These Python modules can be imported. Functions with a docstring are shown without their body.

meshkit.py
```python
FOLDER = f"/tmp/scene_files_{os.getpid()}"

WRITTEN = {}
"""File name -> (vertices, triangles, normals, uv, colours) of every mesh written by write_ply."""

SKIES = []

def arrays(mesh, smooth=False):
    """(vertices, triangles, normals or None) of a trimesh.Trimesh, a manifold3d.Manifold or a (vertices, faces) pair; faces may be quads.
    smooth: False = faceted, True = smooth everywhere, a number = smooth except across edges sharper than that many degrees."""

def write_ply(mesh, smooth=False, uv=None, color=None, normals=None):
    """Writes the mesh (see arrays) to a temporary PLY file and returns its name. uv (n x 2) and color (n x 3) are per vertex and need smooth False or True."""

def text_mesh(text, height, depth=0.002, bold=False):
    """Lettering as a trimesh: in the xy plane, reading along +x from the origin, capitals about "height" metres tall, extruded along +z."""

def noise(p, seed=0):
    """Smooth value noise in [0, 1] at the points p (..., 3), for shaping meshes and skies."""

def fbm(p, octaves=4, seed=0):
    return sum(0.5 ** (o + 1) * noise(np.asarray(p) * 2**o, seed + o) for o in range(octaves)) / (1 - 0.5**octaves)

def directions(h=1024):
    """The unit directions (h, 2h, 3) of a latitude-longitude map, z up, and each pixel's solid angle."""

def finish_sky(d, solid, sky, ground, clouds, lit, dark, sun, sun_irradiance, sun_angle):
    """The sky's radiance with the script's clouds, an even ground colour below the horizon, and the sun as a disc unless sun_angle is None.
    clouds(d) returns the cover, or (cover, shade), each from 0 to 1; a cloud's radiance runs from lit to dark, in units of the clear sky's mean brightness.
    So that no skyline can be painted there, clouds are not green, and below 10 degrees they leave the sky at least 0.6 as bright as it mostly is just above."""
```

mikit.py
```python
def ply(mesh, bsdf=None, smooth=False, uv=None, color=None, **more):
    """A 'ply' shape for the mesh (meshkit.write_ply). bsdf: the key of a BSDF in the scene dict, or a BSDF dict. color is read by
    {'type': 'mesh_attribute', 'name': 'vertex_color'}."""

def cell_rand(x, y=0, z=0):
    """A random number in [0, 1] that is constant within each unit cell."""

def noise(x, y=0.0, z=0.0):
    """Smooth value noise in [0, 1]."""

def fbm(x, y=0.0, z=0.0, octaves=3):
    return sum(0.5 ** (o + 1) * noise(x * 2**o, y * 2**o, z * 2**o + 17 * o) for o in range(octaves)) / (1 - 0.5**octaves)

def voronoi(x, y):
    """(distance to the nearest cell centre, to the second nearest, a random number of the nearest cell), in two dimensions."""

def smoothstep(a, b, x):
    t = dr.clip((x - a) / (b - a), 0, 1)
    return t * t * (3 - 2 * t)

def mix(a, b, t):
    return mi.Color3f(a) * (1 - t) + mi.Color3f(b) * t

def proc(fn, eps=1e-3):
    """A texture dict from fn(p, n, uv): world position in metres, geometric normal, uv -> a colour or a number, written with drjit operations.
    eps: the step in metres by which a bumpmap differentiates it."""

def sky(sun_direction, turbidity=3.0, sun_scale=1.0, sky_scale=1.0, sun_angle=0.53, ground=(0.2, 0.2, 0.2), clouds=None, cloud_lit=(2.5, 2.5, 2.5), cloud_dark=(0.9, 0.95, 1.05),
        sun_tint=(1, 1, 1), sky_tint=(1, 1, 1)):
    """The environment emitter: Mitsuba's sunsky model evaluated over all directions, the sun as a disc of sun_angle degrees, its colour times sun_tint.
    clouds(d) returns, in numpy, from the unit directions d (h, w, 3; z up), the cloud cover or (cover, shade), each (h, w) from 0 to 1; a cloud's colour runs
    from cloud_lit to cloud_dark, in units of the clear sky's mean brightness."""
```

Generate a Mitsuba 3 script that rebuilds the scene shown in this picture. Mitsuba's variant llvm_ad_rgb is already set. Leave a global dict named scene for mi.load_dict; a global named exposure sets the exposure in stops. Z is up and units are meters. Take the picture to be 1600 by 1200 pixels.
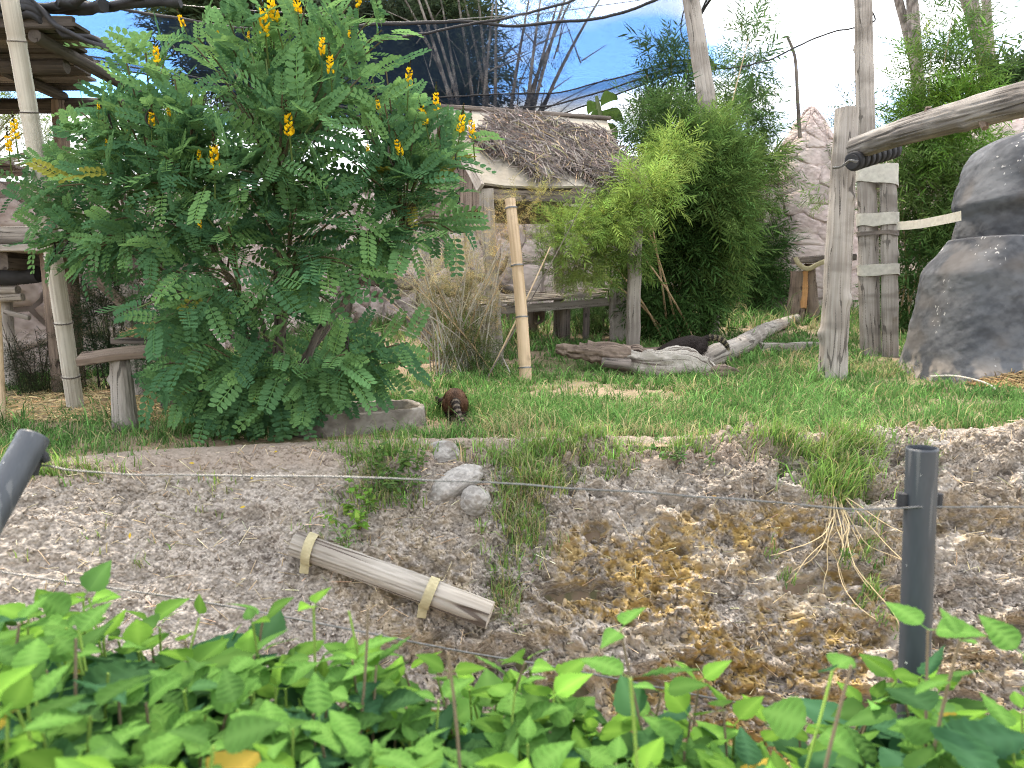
import math, numpy as np, trimesh, drjit as dr, mitsuba as mi, mikit, meshkit, manifold3d as m3
from scipy.spatial import Voronoi, cKDTree
from shapely.geometry import Polygon, MultiPoint, LineString, box as sbox
T = mi.ScalarTransform4f
R = np.random.default_rng
scene, labels = {}, {}

# ---------------------------------------------------------------- camera, sky, exposure
FPX, CAMZ, PITCH = 1204.0, 1.0, math.atan2(150, 1204)
CP, SP = math.cos(PITCH), math.sin(PITCH)
scene['camera'] = dict(type='thinlens', fov=2 * math.degrees(math.atan(800 / FPX)), fov_axis='x', near_clip=0.05, far_clip=400.0,
                       aperture_radius=0.0034, focus_distance=6.0,
                       to_world=T().look_at(origin=[0, 0, CAMZ], target=[0, CP, CAMZ - SP], up=[0, 0, 1]))
exposure = 3.05
SUN = (-0.30, 0.42, 0.95)

def sst(a, b, x):
    t = np.clip((x - a) / (b - a), 0, 1); return t * t * (3 - 2 * t)
def cloud_cover(d):
    q = d / np.maximum(d[..., 2:3] + 0.25, 0.1)
    streak = meshkit.fbm(np.stack([q[..., 0] * 2.2 + q[..., 1] * .5, q[..., 1] * 5.0, q[..., 2] * 0], -1), 5, 3)
    big = meshkit.fbm(np.stack([q[..., 0] * 1.1, q[..., 1] * 1.1, q[..., 2] * 0], -1), 4, 8)
    az, el = np.degrees(np.arctan2(d[..., 0], d[..., 1])), np.degrees(np.arcsin(np.clip(d[..., 2], -1, 1)))
    w = (big - .5) * 16
    clear = sst(14, 8, az + w) * sst(-75, -50, az + w) * sst(25, 20.5, el + w * .2) * sst(11.8, 13.6, el - .10 * np.clip(az, -20, 12) + w * .12)   # the blue gap in the clouds, low over the back of the enclosure
    cover = np.clip((streak * .75 + big * .55 - .50) * 2.6 + .80 - 1.05 * clear, .05, 1)
    return cover, np.clip(big * .8 - .2, 0, .5)
scene['sky'] = mikit.sky(SUN, turbidity=3.0, sun_scale=0.56, sun_angle=10, sun_tint=(.97, 1, 1.04), sky_tint=(.72, 1.22, 1.75), clouds=cloud_cover, cloud_lit=(2.4, 2.45, 2.5), cloud_dark=(1.7, 1.75, 1.85))

# ---------------------------------------------------------------- helpers
def ray(u, v):
    X, U = u - 800.0, 600.0 - v
    return np.array([X, FPX * CP + U * SP, -FPX * SP + U * CP])
def at(u, v, Y):
    """World point seen at photograph position (u, v) at depth Y."""
    r = ray(u, v); return np.array([0, 0, CAMZ]) + r * (Y / r[1])
def px(n, Y): return n * Y / FPX

_E = np.array([at(u, v, 1.0) for u, v in [(-500, 775), (0, 745), (150, 727), (300, 717), (450, 709), (560, 705), (900, 701), (1100, 699), (1250, 695), (1450, 690), (1600, 684), (2100, 676)]])
_E = np.array([[e[0], 1.0] / (1 - e[2]) for e in _E])
def edge_y(x): return np.interp(x, _E[:, 0], _E[:, 1])
def n2(x, y, f, seed, o=3): return meshkit.fbm(np.stack([np.asarray(x) * f, np.asarray(y) * f, np.full(np.shape(x), .37)], -1), o, seed)
def H(x, y):
    """Height of the ground: lawn behind the edge, earth bank, ditch, and the visitors' side."""
    x, y = np.broadcast_arrays(np.asarray(x, float), np.asarray(y, float))
    s = edge_y(x) - y
    lawn = .035 * np.maximum(0, y - 8.5) * (y < 40) + .035 * 31.5 * (y >= 40) + .09 * (n2(x, y, .6, 5) - .5) * sst(0, -.8, s)
    k = .85 + .45 * sst(-.8, .6, x)
    sp = np.maximum(s, 0)
    drop = k * (sp - .24 * (1 - np.exp(-sp / .24))) + .12 * sp
    drop = np.where(drop < 1.3, drop, 1.3 + .2 * (1 - np.exp(-(drop - 1.3) / .2)))
    near = sst(2.7, 1.9, y)
    low = -drop * (1 - near) + near * -.5
    return np.where(s > 0, low, lawn)
def hit(u, v):
    r = ray(u, v); ys = np.linspace(.6, 40, 4000); P = np.array([0, 0, CAMZ]) + r * (ys / r[1])[:, None]
    below = P[:, 2] < H(P[:, 0], P[:, 1])
    P = P[np.argmax(below)] if below.any() else P[-1]
    return np.array([P[0], P[1], float(H(P[0], P[1]))])

def lab(key, label=None, cat=None, group=None, kind=None):
    labels[key] = {k: t for k, t in dict(label=label, category=cat, group=group, kind=kind).items() if t}
def free(key):
    if key not in scene and not any(k.startswith(key + '__') for k in scene) and key not in labels: return key
    i = 1
    while f'{key}_{i:03d}' in scene or f'{key}_{i:03d}' in labels or any(k.startswith(f'{key}_{i:03d}__') for k in scene): i += 1
    return f'{key}_{i:03d}'
_cnt = {}
def part(parent, name):
    base = f'{parent}__{name}'; i = _cnt.get(base, -1) + 1; _cnt[base] = i
    return base if i == 0 else f'{base}_{i:03d}'
def put(key, mesh, bsdf, smooth=False, uv=None, col=None, **more):
    if isinstance(mesh, MB): mesh, uv, col = mesh.out()
    scene[key] = mikit.ply(mesh, bsdf, smooth, uv, col, **more); return key

class MB:
    """Collects pieces with uv and colours into one mesh."""
    def __init__(s): s.v, s.f, s.u, s.c, s.n = [], [], [], [], 0
    def add(s, v, f, uv=None, col=None):
        v = np.asarray(v, float); f = np.asarray(f, int)
        if f.shape[1] == 4: f = np.vstack([f[:, [0, 1, 2]], f[:, [0, 2, 3]]])
        s.v.append(v); s.f.append(f + s.n); s.n += len(v)
        s.u.append(np.zeros((len(v), 2)) if uv is None else uv)
        s.c.append(np.ones((len(v), 3)) if col is None else np.broadcast_to(col, (len(v), 3)))
        return s
    def out(s): return (np.vstack(s.v), np.vstack(s.f)), np.vstack(s.u), np.vstack(s.c)

def norm(a): return a / np.maximum(np.linalg.norm(a, axis=-1, keepdims=True), 1e-12)
def catmull(P, n):
    P = np.asarray(P, float)
    if len(P) == 2: t = np.linspace(0, 1, n)[:, None]; return P[0] * (1 - t) + P[1] * t
    from scipy.interpolate import PchipInterpolator
    s = np.concatenate([[0], np.cumsum(np.linalg.norm(np.diff(P[:, :3], axis=0), axis=1))])
    return PchipInterpolator(s, P, axis=0)(np.linspace(0, s[-1], n))
def tube(P, r, sides=10, rings=None, rough=0.0, groove=0.0, chip=0.0, seed=0, caps=True, knots=0, ell=None):
    """Round limb along the points P with radii r; bark relief from noise; uv in metres (along, around)."""
    P = np.asarray(P, float); r = np.atleast_1d(np.asarray(r, float)); r = np.interp(np.linspace(0, 1, len(P)), np.linspace(0, 1, len(r)), r)
    rings = rings or max(len(P), 2)
    Q = catmull(np.column_stack([P, r]), rings); C, r = Q[:, :3], Q[:, 3]
    t = norm(np.gradient(C, axis=0)); ref = np.array([0, 1.0, 0.02]) if abs(t[:, 1]).mean() < .8 else np.array([0, 0, 1.0])
    a = norm(ref - (t @ ref)[:, None] * t); b = np.cross(t, a)
    ang = np.linspace(0, 2 * np.pi, sides + 1)
    s = np.concatenate([[0], np.cumsum(np.linalg.norm(np.diff(C, axis=0), axis=1))])
    ca, sa = np.cos(ang), np.sin(ang); ca[-1], sa[-1] = ca[0], sa[0]
    N = np.stack(np.broadcast_arrays(ca[None] * 1.0, sa[None] * 1.0, s[:, None]), -1)
    k = np.ones((rings, sides + 1)); sd = seed * 3.1
    if rough: k += rough * 2 * (meshkit.fbm(np.stack([N[..., 0] * 1.2 + sd, N[..., 1] * 1.2, N[..., 2] * 2.2 / max(r.mean() * 8, .3)], -1), 3, seed) - .5)
    if groove:
        g = meshkit.fbm(np.stack([N[..., 0] * 5 + sd, N[..., 1] * 5, N[..., 2] * 1.1], -1), 2, seed + 9)
        k -= groove * np.clip(1 - np.abs(g - .5) * 14, 0, 1)
        k += groove * .5 * (meshkit.noise(np.stack([N[..., 0] * 11 + sd, N[..., 1] * 11, N[..., 2] * 3], -1), seed) - .5)
    rg = R(seed + 77)
    for _ in range(knots):
        s0, a0, w = rg.uniform(s[-1] * .1, s[-1] * .9), rg.uniform(0, 2 * np.pi), rg.uniform(.25, .5)
        da = (ang[None] - a0 + np.pi) % (2 * np.pi) - np.pi
        k += rg.uniform(.12, .3) * np.exp(-(da / w) ** 2 - ((s[:, None] - s0) / (w * r.mean())) ** 2)
    V = C[:, None] + (r[:, None] * k)[..., None] * (ca[None, :, None] * a[:, None] * (ell[0] if ell else 1) + sa[None, :, None] * b[:, None] * (ell[1] if ell else 1))
    if chip:
        e = meshkit.fbm(V * [16, 16, 22] + seed, 3, seed + 3) - .5; e2 = np.abs(meshkit.fbm(V * 7 + seed, 2, seed + 4) - .5)
        V = V + norm(V - C[:, None]) * (chip * (1.1 * e - 1.6 * np.clip(.10 - e2, 0, 1)))[..., None]
    uv = np.stack(np.broadcast_arrays(s[:, None], ang[None] * r.mean()), -1).reshape(-1, 2) + [seed * 1.7, 0]
    i, j = np.meshgrid(np.arange(rings - 1), np.arange(sides), indexing='ij'); w = sides + 1
    f = np.stack([i * w + j, i * w + j + 1, (i + 1) * w + j + 1, (i + 1) * w + j], -1).reshape(-1, 4)
    f = np.vstack([f[:, [0, 1, 2]], f[:, [0, 2, 3]]]); v = V.reshape(-1, 3)
    if caps:
        for e, flip in ((0, False), (rings - 1, True)):
            ring = V[e, :-1]; c = ring.mean(0); o = len(v)
            mid = c + (ring - c) * .5 + t[e] * (-.02 if e == 0 else .02) * r[e]
            v = np.vstack([v, ring, mid, [c]]); n = sides
            q = [[o + m, o + (m + 1) % n, o + n + (m + 1) % n] for m in range(n)] + [[o + m, o + n + (m + 1) % n, o + n + m] for m in range(n)] + [[o + n + m, o + n + (m + 1) % n, o + 2 * n] for m in range(n)]
            q = np.array(q); q = q if flip else q[:, ::-1]
            f = np.vstack([f, q])
            uc = np.concatenate([np.full(n, r[e]), np.full(n, r[e] * .5), [0]])
            uv = np.vstack([uv, np.stack([uc * 8 + 31, uc * 0 + 5.0 + np.concatenate([ang[:-1], ang[:-1], [0]]) * .02], -1)])
    return v, f, uv
def board(p0, p1, w, h, up=(0, 0, 1), seed=0, bend=.004, segs=6):
    """Sawn plank from p0 to p1, width w (sideways), thickness h (along up), softly chamfered and slightly warped."""
    p0, p1 = np.asarray(p0, float), np.asarray(p1, float); t = norm(p1 - p0); up = np.asarray(up, float)
    z = norm(up - (up @ t) * t); y = np.cross(z, t); L = np.linalg.norm(p1 - p0); c = min(w, h) * .12
    sec = np.array([[-w / 2 + c, -h / 2], [w / 2 - c, -h / 2], [w / 2, -h / 2 + c], [w / 2, h / 2 - c], [w / 2 - c, h / 2], [-w / 2 + c, h / 2], [-w / 2, h / 2 - c], [-w / 2, -h / 2 + c]])
    s = np.linspace(0, L, segs); rg = R(seed + 5); wob = rg.normal(0, bend, (segs, 2))
    V = np.array([p0 + t * si + y * (sec[:, 0:1] * (1 + rg.normal(0, .01)) + wo[0]) + z * (sec[:, 1:2] + wo[1]) for si, wo in zip(s, wob)])
    per = np.concatenate([[0], np.cumsum(np.linalg.norm(np.diff(sec, axis=0), axis=1))])
    uv = np.stack(np.broadcast_arrays(s[:, None] + seed * 1.37, per[None] + seed * .71), -1).reshape(-1, 2)
    f = []
    for i in range(segs - 1):
        for j in range(8):
            a, b = i * 8 + j, i * 8 + (j + 1) % 8
            f += [[a, b, b + 8], [a, b + 8, a + 8]]
    o = (segs - 1) * 8
    f += [[0, j + 1, j] for j in range(1, 7)] + [[o, o + j, o + j + 1] for j in range(1, 7)]
    return V.reshape(-1, 3), np.array(f), uv
def basis(d, up):
    d = norm(np.asarray(d, float)); up = np.broadcast_to(np.asarray(up, float), d.shape)
    z = up - (up * d).sum(-1, keepdims=True) * d
    bad = np.linalg.norm(z, axis=-1) < 1e-3; z = np.where(bad[..., None], np.cross(d, [1.0, .3, .2]), z); z = norm(z)
    return np.stack([d, np.cross(z, d), z], -1)
def scatter(tv, tf, M, P, col=None, tc=None):
    """Copies of one template under matrices M (k,3,3) at P, with one colour per copy (times the template's tc)."""
    k, n = len(P), len(tv)
    v = (np.einsum('kij,nj->kni', M, tv) + P[:, None]).reshape(-1, 3)
    f = (tf[None] + (np.arange(k) * n)[:, None, None]).reshape(-1, 3)
    c = np.repeat(np.ones((k, 3)) if col is None else col, n, 0).reshape(k, n, 3) * (1 if tc is None else tc[None])
    return v, f, None, c.reshape(-1, 3)
def sphere_pts(rg, n): return norm(rg.normal(size=(n, 3)))
def vary(rg, n, base, amt=.18, hue=.12):
    b = np.asarray(base, float)[None] * np.exp(rg.normal(0, amt, (n, 1)))
    return np.clip(b * np.exp(rg.normal(0, hue, (n, 3)) * [1, .35, .6]), .004, .95)

# ---------------------------------------------------------------- materials
def rgb(*c): return {'type': 'rgb', 'value': list(c)}
def prin(color, rough=.8, spec=.3, bump=None, bscale=1.0, **more):
    b = {'type': 'principled', 'base_color': color, 'roughness': rough, 'specular': spec, **more}
    if bump is not None: b = {'type': 'bumpmap', 'relief': bump, 'scale': bscale, 'bsdf': b}
    return {'type': 'twosided', 'bsdf': b}
N_, F_, SS, MX = mikit.noise, mikit.fbm, mikit.smoothstep, mikit.mix
VC = {'type': 'mesh_attribute', 'name': 'vertex_color'}

def wood(lo, hi, dark, stain=.5, cw=.07):
    def fn(p, n, uv):
        g = F_(uv.x * 2.3, uv.y * 70, 0, 2); b = F_(p.x * 3.1, p.y * 3.1, p.z * 3.1, 3)
        c = MX(lo, hi, SS(.25, .75, g * .38 + b * .62))
        crack = SS(cw, cw * .35, dr.abs(N_(uv.x * 1.7, uv.y * 30) - .5)) * SS(.38, .55, N_(uv.x * 2.6 + 3, uv.y * 14))
        c = MX(c, dark, crack * .85)
        return MX(c, mi.Color3f(dark) * 1.6, SS(.58, .75, F_(p.x * 1.7 + 5, p.y * 1.7, p.z * 5, 3)) * stain)
    return mikit.proc(fn)
def wood_bump(p, n, uv):
    return F_(uv.x * 2.3, uv.y * 70, 0, 2) * .6 - SS(.07, .02, dr.abs(N_(uv.x * 1.7, uv.y * 30) - .5)) * SS(.38, .55, N_(uv.x * 2.6 + 3, uv.y * 14)) * 1.2
WB = mikit.proc(wood_bump)
def m(key, d): scene[key] = d
m('mat_wood_grey', prin(wood((.20, .175, .152), (.385, .348, .31), (.075, .065, .055)), .85, .2, WB, .0025))
m('mat_wood_rail', prin(wood((.115, .103, .094), (.27, .25, .23), (.045, .04, .036)), .85, .2, WB, .0025))
m('mat_wood_warm', prin(wood((.25, .222, .188), (.42, .385, .335), (.075, .055, .045), .3, .11), .85, .2, WB, .0025))
m('mat_wood_dark', prin(wood((.10, .085, .075), (.22, .185, .16), (.035, .03, .028)), .85, .2, WB, .005))
m('mat_wood_black', prin(wood((.040, .034, .030), (.105, .088, .075), (.015, .013, .012)), .85, .2, WB, .003))
m('mat_wood_brown', prin(wood((.125, .094, .073), (.26, .20, .158), (.05, .035, .03)), .85, .2, WB, .005))
def bam(lo, hi):
    def fn(p, n, uv):
        g = F_(uv.x * 1.2, uv.y * 90, 0, 2); b = F_(p.x * 6, p.y * 6, p.z * 2.0, 3)
        c = MX(lo, hi, SS(.3, .7, g * .4 + b * .6))
        return MX(c, mi.Color3f(lo) * .45, SS(.62, .8, F_(p.x * 9 + 3, p.y * 9, p.z * 4, 3)) * .55)
    return mikit.proc(fn)
m('mat_bamboo_tan', prin(bam((.40, .28, .165), (.56, .42, .27)), .5, .4))
m('mat_bamboo_grey', prin(bam((.33, .295, .24), (.52, .485, .42)), .6, .3))

def soil(p, n, uv):
    b = F_(p.x * 1.6, p.y * 1.6, p.z * 1.6, 4); f = F_(p.x * 42, p.y * 42, p.z * 42, 3); mid = F_(p.x * 9, p.y * 9, p.z * 9, 3)
    c = MX((.225, .192, .160), (.50, .447, .39), SS(.3, .7, f * .5 + mid * .35 + b * .15))
    c = MX(c, (.10, .075, .06), SS(.54, .68, mid * .45 + f * .55) * .75)
    c = c * (.53 + .80 * N_(p.x * 95, p.y * 95, p.z * 95))
    where = SS(.0, .5, p.x) * SS(2.5, 1.7, p.x) * SS(-.16, -.32, p.z) * .95 + .38 * SS(-1.3, -.6, p.x) * SS(-.2, -.4, p.z) + .22 * SS(2.0, 2.6, p.x) + .10
    fl = F_(p.x * 30 + 3, p.y * 30, p.z * 30, 3)
    och = SS(.40, .62, F_(p.x * 3.3 + 4, p.y * 3.3, p.z * 4.2, 3) + .08 * where) * where * SS(.36, .62, fl * .55 + mid * .45)
    c = MX(c, MX((.27, .178, .058), (.46, .335, .15), f), och * .75)
    c = MX(c, MX((.235, .185, .145), (.36, .295, .24), f), SS(-.07, -.01, p.z) * SS(2.5, 1.9, p.x) * .85)
    grey = SS(-.03, -.12, p.z) * SS(.52, .66, F_(p.x * 2.4 + 9, p.y * 2.4, p.z * 3, 3)) * SS(-.4, .6, p.x)
    return MX(c, MX((.34, .305, .265), (.56, .51, .45), f), grey * .6)
m('mat_soil', prin(mikit.proc(soil), .95, .12, mikit.proc(lambda p, n, uv: F_(p.x * 60, p.y * 60, p.z * 60, 3), eps=2e-3), .022))
def lawn_c(p, n, uv):
    f = F_(p.x * 22, p.y * 22, 0, 4); b = F_(p.x * 1.3, p.y * 1.3, 0, 3)
    c = MX((.17, .125, .085), (.34, .26, .19), f)
    c = MX(c, (.075, .095, .035), SS(.40, .60, b * .5 + f * .5) * .7)
    straw = SS(.35, .7, F_(p.x * 40, p.y * 12, 0, 2)) * SS(-2.2, -3.2, p.x) * SS(5.6, 6.0, p.y) * SS(8.2, 7.4, p.y)
    return MX(c, (.48, .36, .20), straw)
m('mat_lawn_soil', prin(mikit.proc(lawn_c), .95, .1, mikit.proc(lambda p, n, uv: F_(p.x * 45, p.y * 45, p.z * 45, 3), eps=2e-3), .012))
def rockw(p, n, uv):
    f = F_(p.x * 14, p.y * 14, p.z * 14, 4); b = F_(p.x * 1.1, p.y * 1.1, p.z * 2.2, 3); k = N_(p.x * 2.6, p.y * 2.6, p.z * 2.6)
    c = MX((.36, .285, .26), (.60, .51, .475), SS(.28, .74, f * .5 + b * .5))
    c = MX(c, (.52, .45, .40), SS(.5, .75, k) * .5)
    return MX(c, (.22, .195, .17), SS(.58, .74, F_(p.x * 3 + 7, p.y * 3, p.z * 1.2, 3)) * .55)
m('mat_rock_wall', prin(mikit.proc(rockw), .92, .15, mikit.proc(lambda p, n, uv: F_(p.x * 12, p.y * 12, p.z * 18, 4), eps=4e-3), .05))
m('mat_rock_joint', prin(mikit.proc(lambda p, n, uv: MX((.17, .14, .125), (.33, .28, .255), F_(p.x * 9, p.y * 9, p.z * 9, 3))), .95, .1))
def dkrock(p, n, uv):
    f = F_(p.x * 16, p.y * 16, p.z * 16, 4); b = F_(p.x * 1.9, p.y * 1.9, p.z * 1.9, 3)
    c = MX((.048, .051, .058), (.122, .127, .137), SS(.3, .7, f * .35 + b * .65))
    c = MX(c, (.125, .112, .102), SS(.5, .75, F_(p.x * 2.4 + 3, p.y * 2.4, p.z * 2.4, 3)) * .55)
    dust = SS(.35, .02, p.z) * SS(.4, .65, F_(p.x * 8, p.y * 8, p.z * 5, 3))
    c = MX(c, (.40, .35, .30), dust * .6)
    return MX(c, (.36, .35, .34), SS(.80, .86, N_(p.x * 44, p.y * 44, p.z * 24)) * SS(.66, .74, N_(p.x * 3.1, p.y * 3.1, p.z * 1.3)))
m('mat_rock_dark', prin(mikit.proc(dkrock), .85, .2, mikit.proc(lambda p, n, uv: F_(p.x * 12, p.y * 12, p.z * 14, 4), eps=3e-3), .014))
def pale(p, n, uv):
    f = F_(p.x * 55, p.y * 55, p.z * 55, 3); b = F_(p.x * 8, p.y * 8, p.z * 8, 3)
    c = MX((.20, .185, .168), (.42, .395, .365), SS(.25, .75, f * .6 + b * .4))
    return MX(c, (.17, .145, .12), SS(.58, .7, F_(p.x * 16 + 2, p.y * 16, p.z * 16, 3)) * .65)
m('mat_stone_pale', prin(mikit.proc(pale), .95, .15, mikit.proc(lambda p, n, uv: F_(p.x * 70, p.y * 70, p.z * 70, 3), eps=1.5e-3), .008))
def conc(p, n, uv):
    f = F_(p.x * 30, p.y * 30, p.z * 30, 3); b = F_(p.x * 5, p.y * 5, p.z * 5, 3)
    c = MX((.15, .13, .11), (.31, .28, .245), SS(.25, .75, f * .4 + b * .6))
    return MX(c, (.10, .085, .07), SS(.55, .75, F_(p.x * 9, p.y * 9, p.z * 3, 3)) * .6)
m('mat_concrete', prin(mikit.proc(conc), .92, .15, mikit.proc(lambda p, n, uv: F_(p.x * 40, p.y * 40, p.z * 40, 3), eps=2e-3), .008))
def pipe(p, n, uv):
    f = F_(p.x * 40, p.y * 40, p.z * 9, 3)
    c = MX((.036, .042, .052), (.058, .065, .077), f)
    c = MX(c, (.20, .20, .20), SS(.60, .75, F_(p.x * 90, p.y * 90, p.z * 4, 2)) * .35)
    return MX(c, (.55, .55, .53), SS(.93, .95, N_(p.x * 110, p.y * 110, p.z * 60)))
m('mat_pipe', prin(mikit.proc(pipe), .42, .5))
m('mat_wire', prin(mikit.proc(lambda p, n, uv: MX((.10, .10, .10), (.22, .22, .22), N_(uv.x * 320 + uv.y * 900, 1))), .4, .5, metallic=.6))
m('mat_black', prin(mikit.proc(lambda p, n, uv: MX((.014, .014, .016), (.05, .05, .055), F_(p.x * 14, p.y * 14, p.z * 14, 3))), .7, .3))
m('mat_canvas', prin(mikit.proc(lambda p, n, uv: MX((.36, .34, .29), (.58, .55, .48), F_(p.x * 26, p.y * 26, p.z * 26, 3)) * (.9 + .2 * N_(p.x * 400, p.y * 400, p.z * 400))), .9, .15))
m('mat_canvas_olive', prin(mikit.proc(lambda p, n, uv: MX((.30, .26, .15), (.46, .41, .26), F_(p.x * 50, p.y * 50, p.z * 50, 3))), .9, .15))
def sheet(p, n, uv):
    f = F_(p.x * 5, p.y * 5, p.z * 12, 4); b = F_(p.x * 1.8, p.y * 1.8, p.z * 2.4, 3)
    c = MX((.22, .195, .155), (.36, .33, .275), SS(.25, .75, f * .5 + b * .5))
    return MX(c, (.20, .17, .13), SS(.55, .75, F_(p.x * 3.3 + 6, p.y * 3.3, p.z * 1.4, 3)) * .55)
m('mat_roof_sheet', prin(mikit.proc(sheet), .85, .2))
def bark(p, n, uv):
    f = F_(p.x * 14, p.y * 14, p.z * 4, 4)
    return MX((.10, .088, .078), (.28, .252, .225), SS(.3, .7, f))
m('mat_bark', prin(mikit.proc(bark), .9, .15))
def leafm(rough, trans, spec=.5): return {'type': 'principledthin', 'base_color': VC, 'roughness': rough, 'diff_trans': trans, 'eta': 1.4, 'spec_trans': 0.0}
m('mat_leaf', {**leafm(.42, .75), 'eta': 1.6}); m('mat_leaf_gloss', {**leafm(.28, .80), 'eta': 1.7}); m('mat_grass', {**leafm(.42, .8), 'eta': 1.5})
m('mat_straw', prin(VC, .85, .15)); m('mat_fur', prin(VC, .75, .2)); m('mat_stem', prin(VC, .7, .25))
m('mat_net', {'type': 'mask', 'opacity': .54, 'bsdf': {'type': 'principledthin', 'base_color': rgb(.010, .018, .034), 'roughness': .8, 'diff_trans': 1.2, 'eta': 1.3}})
m('mat_cut_orange', prin(wood((.40, .20, .08), (.58, .33, .15), (.16, .07, .03), .5), .85, .2, WB, .006))

# ================================================================ THE SETTING
def grid(xs, ys):
    X, Y = np.meshgrid(xs, ys); nx, ny = len(xs), len(ys)
    i, j = np.meshgrid(np.arange(ny - 1), np.arange(nx - 1), indexing='ij'); a = i * nx + j
    q = np.stack([a, a + 1, a + nx + 1, a + nx], -1).reshape(-1, 4)
    return X, Y, np.vstack([q[:, [0, 1, 2]], q[:, [0, 2, 3]]])
# -- everything far and low: one sheet to the horizon (dips a little under the finer sheets)
xs = np.concatenate([[-150, -90, -60, -40, -25], np.arange(-18, 18.1, .4), [25, 40, 60, 90, 150]])
ys = np.concatenate([[-60, -30, -15, -8], np.arange(-4, 26, .3), [32, 40, 60, 90, 150, 250]])
X, Y, f = grid(xs, ys); Z = H(X, Y)
fine = (np.abs(X) < 14) & (Y > 2.9) & (Y < 23.5)
Z = Z - np.where(fine, .16, 0)
put('ground', (np.stack([X, Y, Z], -1).reshape(-1, 3), f), 'mat_lawn_soil', True); lab('ground', kind='structure')
# -- lawn
xs = np.arange(-14.4, 14.5, .075); rr = np.concatenate([np.arange(.12, 4, .06), np.arange(4, 19.5, .16)])
X, Rr, f = grid(xs, rr); Y = edge_y(X) + Rr
Z = H(X, Y) + .035 * (n2(X, Y, 5, 3) - .5) - .012
put('lawn', (np.stack([X, Y, Z], -1).reshape(-1, 3), f), 'mat_lawn_soil', True); lab('lawn', kind='structure')
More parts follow.
